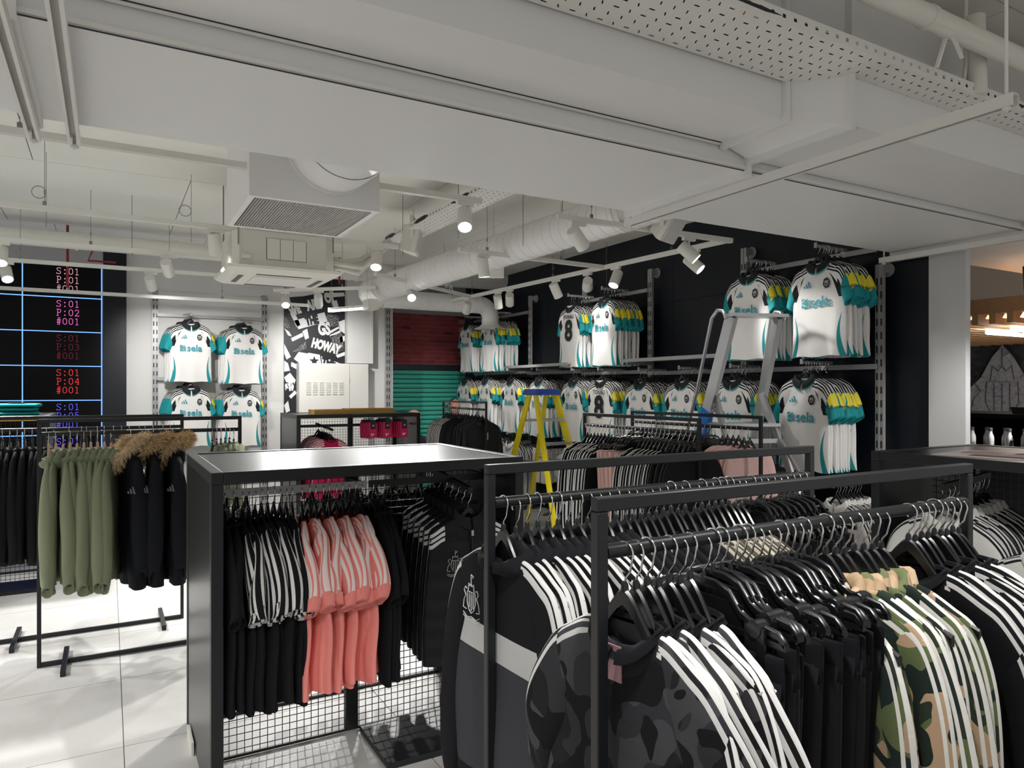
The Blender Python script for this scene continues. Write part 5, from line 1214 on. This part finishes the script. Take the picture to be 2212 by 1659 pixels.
# back unit: magenta tees and sock packs
row('magenta_tee', 'magenta_tee', 't-shirt', (2.19, 8.62, 1.232), (2.27, 8.27, 1.185), 9, R(12), 'magenta and pale striped t-shirt', 'from the back on the back unit', 'magenta tees', near=False, dz=0, order='from the back')
def sock(loc, label, k):
    t = thing('sock_pack', label, 'socks', loc, 0, 'magenta sock packs'); 
    b = MB(); b.rings([[(-.042, -.012, 0), (.042, -.012, 0), (.042, .012, 0), (-.042, .012, 0)], [(-.05, -.016, -.02), (.05, -.016, -.02), (.05, .016, -.02), (-.05, .016, -.02)], [(-.048, -.017, -.15), (.05, -.017, -.15), (.05, .017, -.15), (-.048, .017, -.15)], [(-.044, -.012, -.20), (.05, -.012, -.19), (.05, .012, -.19), (-.044, .012, -.20)]], 0, True)
    ob('socks', b.mesh('socks', 'magenta'), t); bx('card_band', 'black_print', (-.03, .034, -.020, .020, -.085, .025), t)
    ob('card_mark', MARK_W, t, (.0, -.0215, -.05)).scale = (.6, 1, .6); o = ob('sock_mark', MARK_W, t, (0, -.0185, -.14), (0, R(180), 0)); 
    b = MB(); b.tube([(0, .0, .03), (0, 0, .045)], .006, 6); ob('hook_loop', b.mesh('hook_loop', 'black_plastic'), t)
MARK_W = print_bars('white_print', .75)
k = 0
for hx0, lb, dy in ((2.76, 'first', 0), (2.93, 'second', -.03), (3.00, 'third', .12), (3.15, 'fourth', -.02)):
    b = MB(); b.tube([(0, .35, 0), (0, -.02+dy, 0), (0, -.03+dy, .012)], .004, 6); tag(ob('peg_hook', b.mesh('peg_hook', 'black_plastic'), None, (hx0, 8.27, 1.295)), '%s black peg hook carrying magenta socks' % lb, 'hook', 'peg hooks')
    for i in range(5): sock((hx0-.012*i, 8.26+dy+i*.042, 1.262), 'magenta sock pack, %s from the front on the %s peg of the back unit' % (ORD[i], lb) , k); k += 1
# unit at right
row('white_stripe_tee', 'white_striped_tee', 't-shirt', (3.47, 1.93, 1.172), (3.86, 1.93, 1.205), 9, X_, 'white t-shirt with black stripes', 'from the front, upper arm of the right unit', 'white tees on the upper arm at right', dz=0, order='from the front')
row('white_stripe_tee', 'white_striped_tee', 't-shirt', (3.47, 1.50, 1.055), (3.86, 1.50, 1.08), 10, X_, 'white t-shirt with black stripes', 'from the front, lower arm of the right unit', 'white tees on the lower arm at right', dz=0, order='from the front')
# folded shirts on the left unit
def folded(loc, rz, label):
    t = thing('folded_shirt', label, 'shirt', loc, rz, 'folded teal shirts')
    b = MB(); rr = []
    for x, s_ in ((-.15, .7), (-.145, .95), (-.08, 1), (0, 1.04), (.08, 1), (.145, .95), (.15, .7)):
        rr.append([(x, .12*math.cos(a), .017+.016*s_*math.copysign(abs(math.sin(a))**.5, math.sin(a))+.002*math.sin(x*40)) for a in [2*math.pi*j/20 for j in range(20)]])
    b.rings(rr, 0, True); ob('fold', b.mesh('fold', 'teal_fold', True), t)
    b = MB(); b.tube([(-.06, -.06, .034), (-.02, -.085, .036), (.03, -.085, .036), (.07, -.06, .034)], .006, 6); ob('collar', b.mesh('collar', 'jersey_collar', True), t)
for i, (dx, dy, dz_) in enumerate(((0, 0, 0), (-.02, .01, .034), (-.30, .02, 0), (-.31, .0, .034), (-.62, .03, 0), (.005, -.005, .068))):
    folded((-.66+dx, 7.15+dy, 1.437+dz_), R(random.uniform(-6, 6)), ('folded teal shirt at the bottom of the right pile', 'folded teal shirt in the middle of the right pile', 'folded teal shirt at the bottom of the middle pile', 'folded teal shirt on top of the middle pile', 'single folded teal shirt at the far left', 'folded teal shirt on top of the right pile')[i])
sg = thing('sloped_sign', 'black sloped sign board on the left unit behind the folded shirts', 'sign', (-.98, 7.4, 1.437)); b = MB(); b.prism([(-.3, 0), (.3, 0), (.02, .19), (-.3, .25)], .02); ob('panel', b.mesh('panel', 'black_plastic'), sg, rot=(R(-12), 0, 0))

# the small hangers of the far racks and stacks, too many to tell apart
b = MB(); mats = []
for x, y, z, a, me in FARH:
    o = len(b.v); c_, s_ = math.cos(a), math.sin(a)
    idx = []
    for mm in me.materials:
        if mm.name not in mats: mats.append(mm.name)
        idx.append(mats.index(mm.name))
    b.v += [(v.co.x*c_-v.co.y*s_+x, v.co.x*s_+v.co.y*c_+y, v.co.z+z) for v in me.vertices]
    for q in me.polygons: b.f.append(tuple(i+o for i in q.vertices)); b.mi.append(idx[q.material_index])
tag(ob('far_hangers', b.mesh('far_hangers', mats, True, 60)), 'many small black hangers with chrome hooks on the far racks and stacks', 'hangers', None, 'stuff')

# ---- people
def person_mat(nm, top_c, low_c, zn, zw):
    g = mat(nm, hx('b97f6c'), .6); x, y, z = g.coords('Object'); g.layer(z.lt(zn)*x.abs().lt(.5), top_c); g.layer(z.lt(zw), low_c); return nm
def human(label, loc, rz, hscale, mtn, crouch, hairy):
    t = thing('person', label, 'person', loc, rz); b = MB(); s = hscale
    # one continuous surface: ankles -> hips -> torso -> neck -> head built as one lofted figure with arms and legs joined to it
    if crouch: leg = [(.10, -.02, .05), (.11, -.10, .06), (.12, .22, .16), (.12, -.12, .42), (.10, .0, .50)]; base = .50
    else: leg = [(.09, -.08, .03), (.09, .0, .06), (.09, .0, .40), (.09, -.01, .48), (.085, .0, .86)]; base = .86
    lr = [.035, .042, .052, .055, .088] if not crouch else [.035, .042, .055, .06, .09]
    for sd in (-1, 1): b.tube([Vector((sd*p[0], p[1], p[2]))*s for p in leg], [r_*s for r_ in lr], 14)
    tor = [(.0, .155, .10), (.08, .165, .105), (.20, .14, .095), (.34, .165, .11), (.46, .185, .105), (.52, .15, .08), (.56, .07, .06), (.60, .055, .055), (.64, .055, .06), (.67, .062, .08), (.71, .072, .095), (.76, .078, .10), (.81, .076, .10), (.85, .06, .08), (.875, .02, .03)]
    rr = [[Vector((w_*math.cos(a), dd*math.sin(a)-(.012 if h > .62 and math.sin(a) < -.97 and h < .76 else 0)-(.0 if h < .62 else .012), base-.05+h))*s for a in [2*math.pi*j/20 for j in range(20)]] for h, w_, dd in tor]
    b.rings(rr, 0, True)
    for sd in (-1, 1):
        arm = [(sd*.16, 0, base+.42), (sd*.20, .01, base+.38), (sd*.235, .0, base+.16), (sd*.22, -.10, base-.02), (sd*.20, -.17, base-.06)]
        b.tube([Vector(p)*s for p in arm], [.055*s, .052*s, .042*s, .032*s, .026*s], 12)
        for k in range(5):
            f0 = Vector(arm[-1]); dirv = Vector((sd*(-.02+.012*k), -.05, -.03)) if k < 4 else Vector((-sd*.035, -.02, -.02))
            b.tube([f0*s, (f0+dirv*.7)*s, (f0+dirv*(1.35 if k in (1, 2) else 1.15)+Vector((0, 0, -.015)))*s], [.010*s, .009*s, .007*s], 6)
    f_ = ob('figure', b.mesh('figure', mtn, True), t)
    hz = (base-.05)
    for sd in (-1, 1):
        e = MB().lathe([(0, -.008), (.011, -.004), (.013, 0), (.011, .004), (0, .008)], (sd*.03*s, -.103*s, (hz+.765)*s), 10, 0, False); ob('eye', e.mesh('eye', 'white_print', True), t)
        e = MB().lathe([(0, -.03), (.016, -.01), (.018, .012), (0, .03)], (sd*.078*s, .0, (hz+.755)*s), 10, 0, False); ob('ear', e.mesh('ear', 'skin', True), t)
    b = MB(); b.rings([[(-.008*s, -.105*s, (hz+.77)*s), (.008*s, -.105*s, (hz+.77)*s), (0, -.112*s, (hz+.77)*s)], [(-.018*s, -.105*s, (hz+.725)*s), (.018*s, -.105*s, (hz+.725)*s), (0, -.134*s, (hz+.728)*s)]], 0, True); ob('nose', b.mesh('nose', 'skin', True), t)
    bx('mouth', 'rose_top', (-.024*s, .024*s, -.106*s, -.098*s, (hz+.692)*s, (hz+.702)*s), t)
    if hairy:
        rr = []
        for h, w_, dd in ((.66, .075, .07), (.70, .085, .09), (.76, .088, .108), (.81, .085, .108), (.855, .068, .09), (.885, .03, .04)):
            rr.append([Vector((w_*math.cos(a), .012+dd*math.sin(a) if math.sin(a) > -.35 or h > .83 else -.04, hz+h+(.02 if h > .8 else 0)*0))*s for a in [2*math.pi*j/20 for j in range(20)]])
        b = MB(); b.rings(rr, 0, True); b.lathe([(0, -.05), (.03, -.03), (.04, 0), (.03, .03), (0, .04)], (0, .12*s, (hz+.80)*s), 12, 0, False); ob('hair', b.mesh('hair', 'dark_hair', True), t)
human('person with dark tied-back hair in a reddish top before the teal shutter', (4.40, 9.45, 0), R(-12), .90, person_mat('figure_rose', hx('8d474c'), hx('20222a'), 1.26, .80), False, True)
human('bald crouching person behind the back display unit', (3.74, 9.40, 0), R(20), 1.03, person_mat('figure_dark', hx('2a2c33'), hx('22242a'), 1.05, .5), True, False)
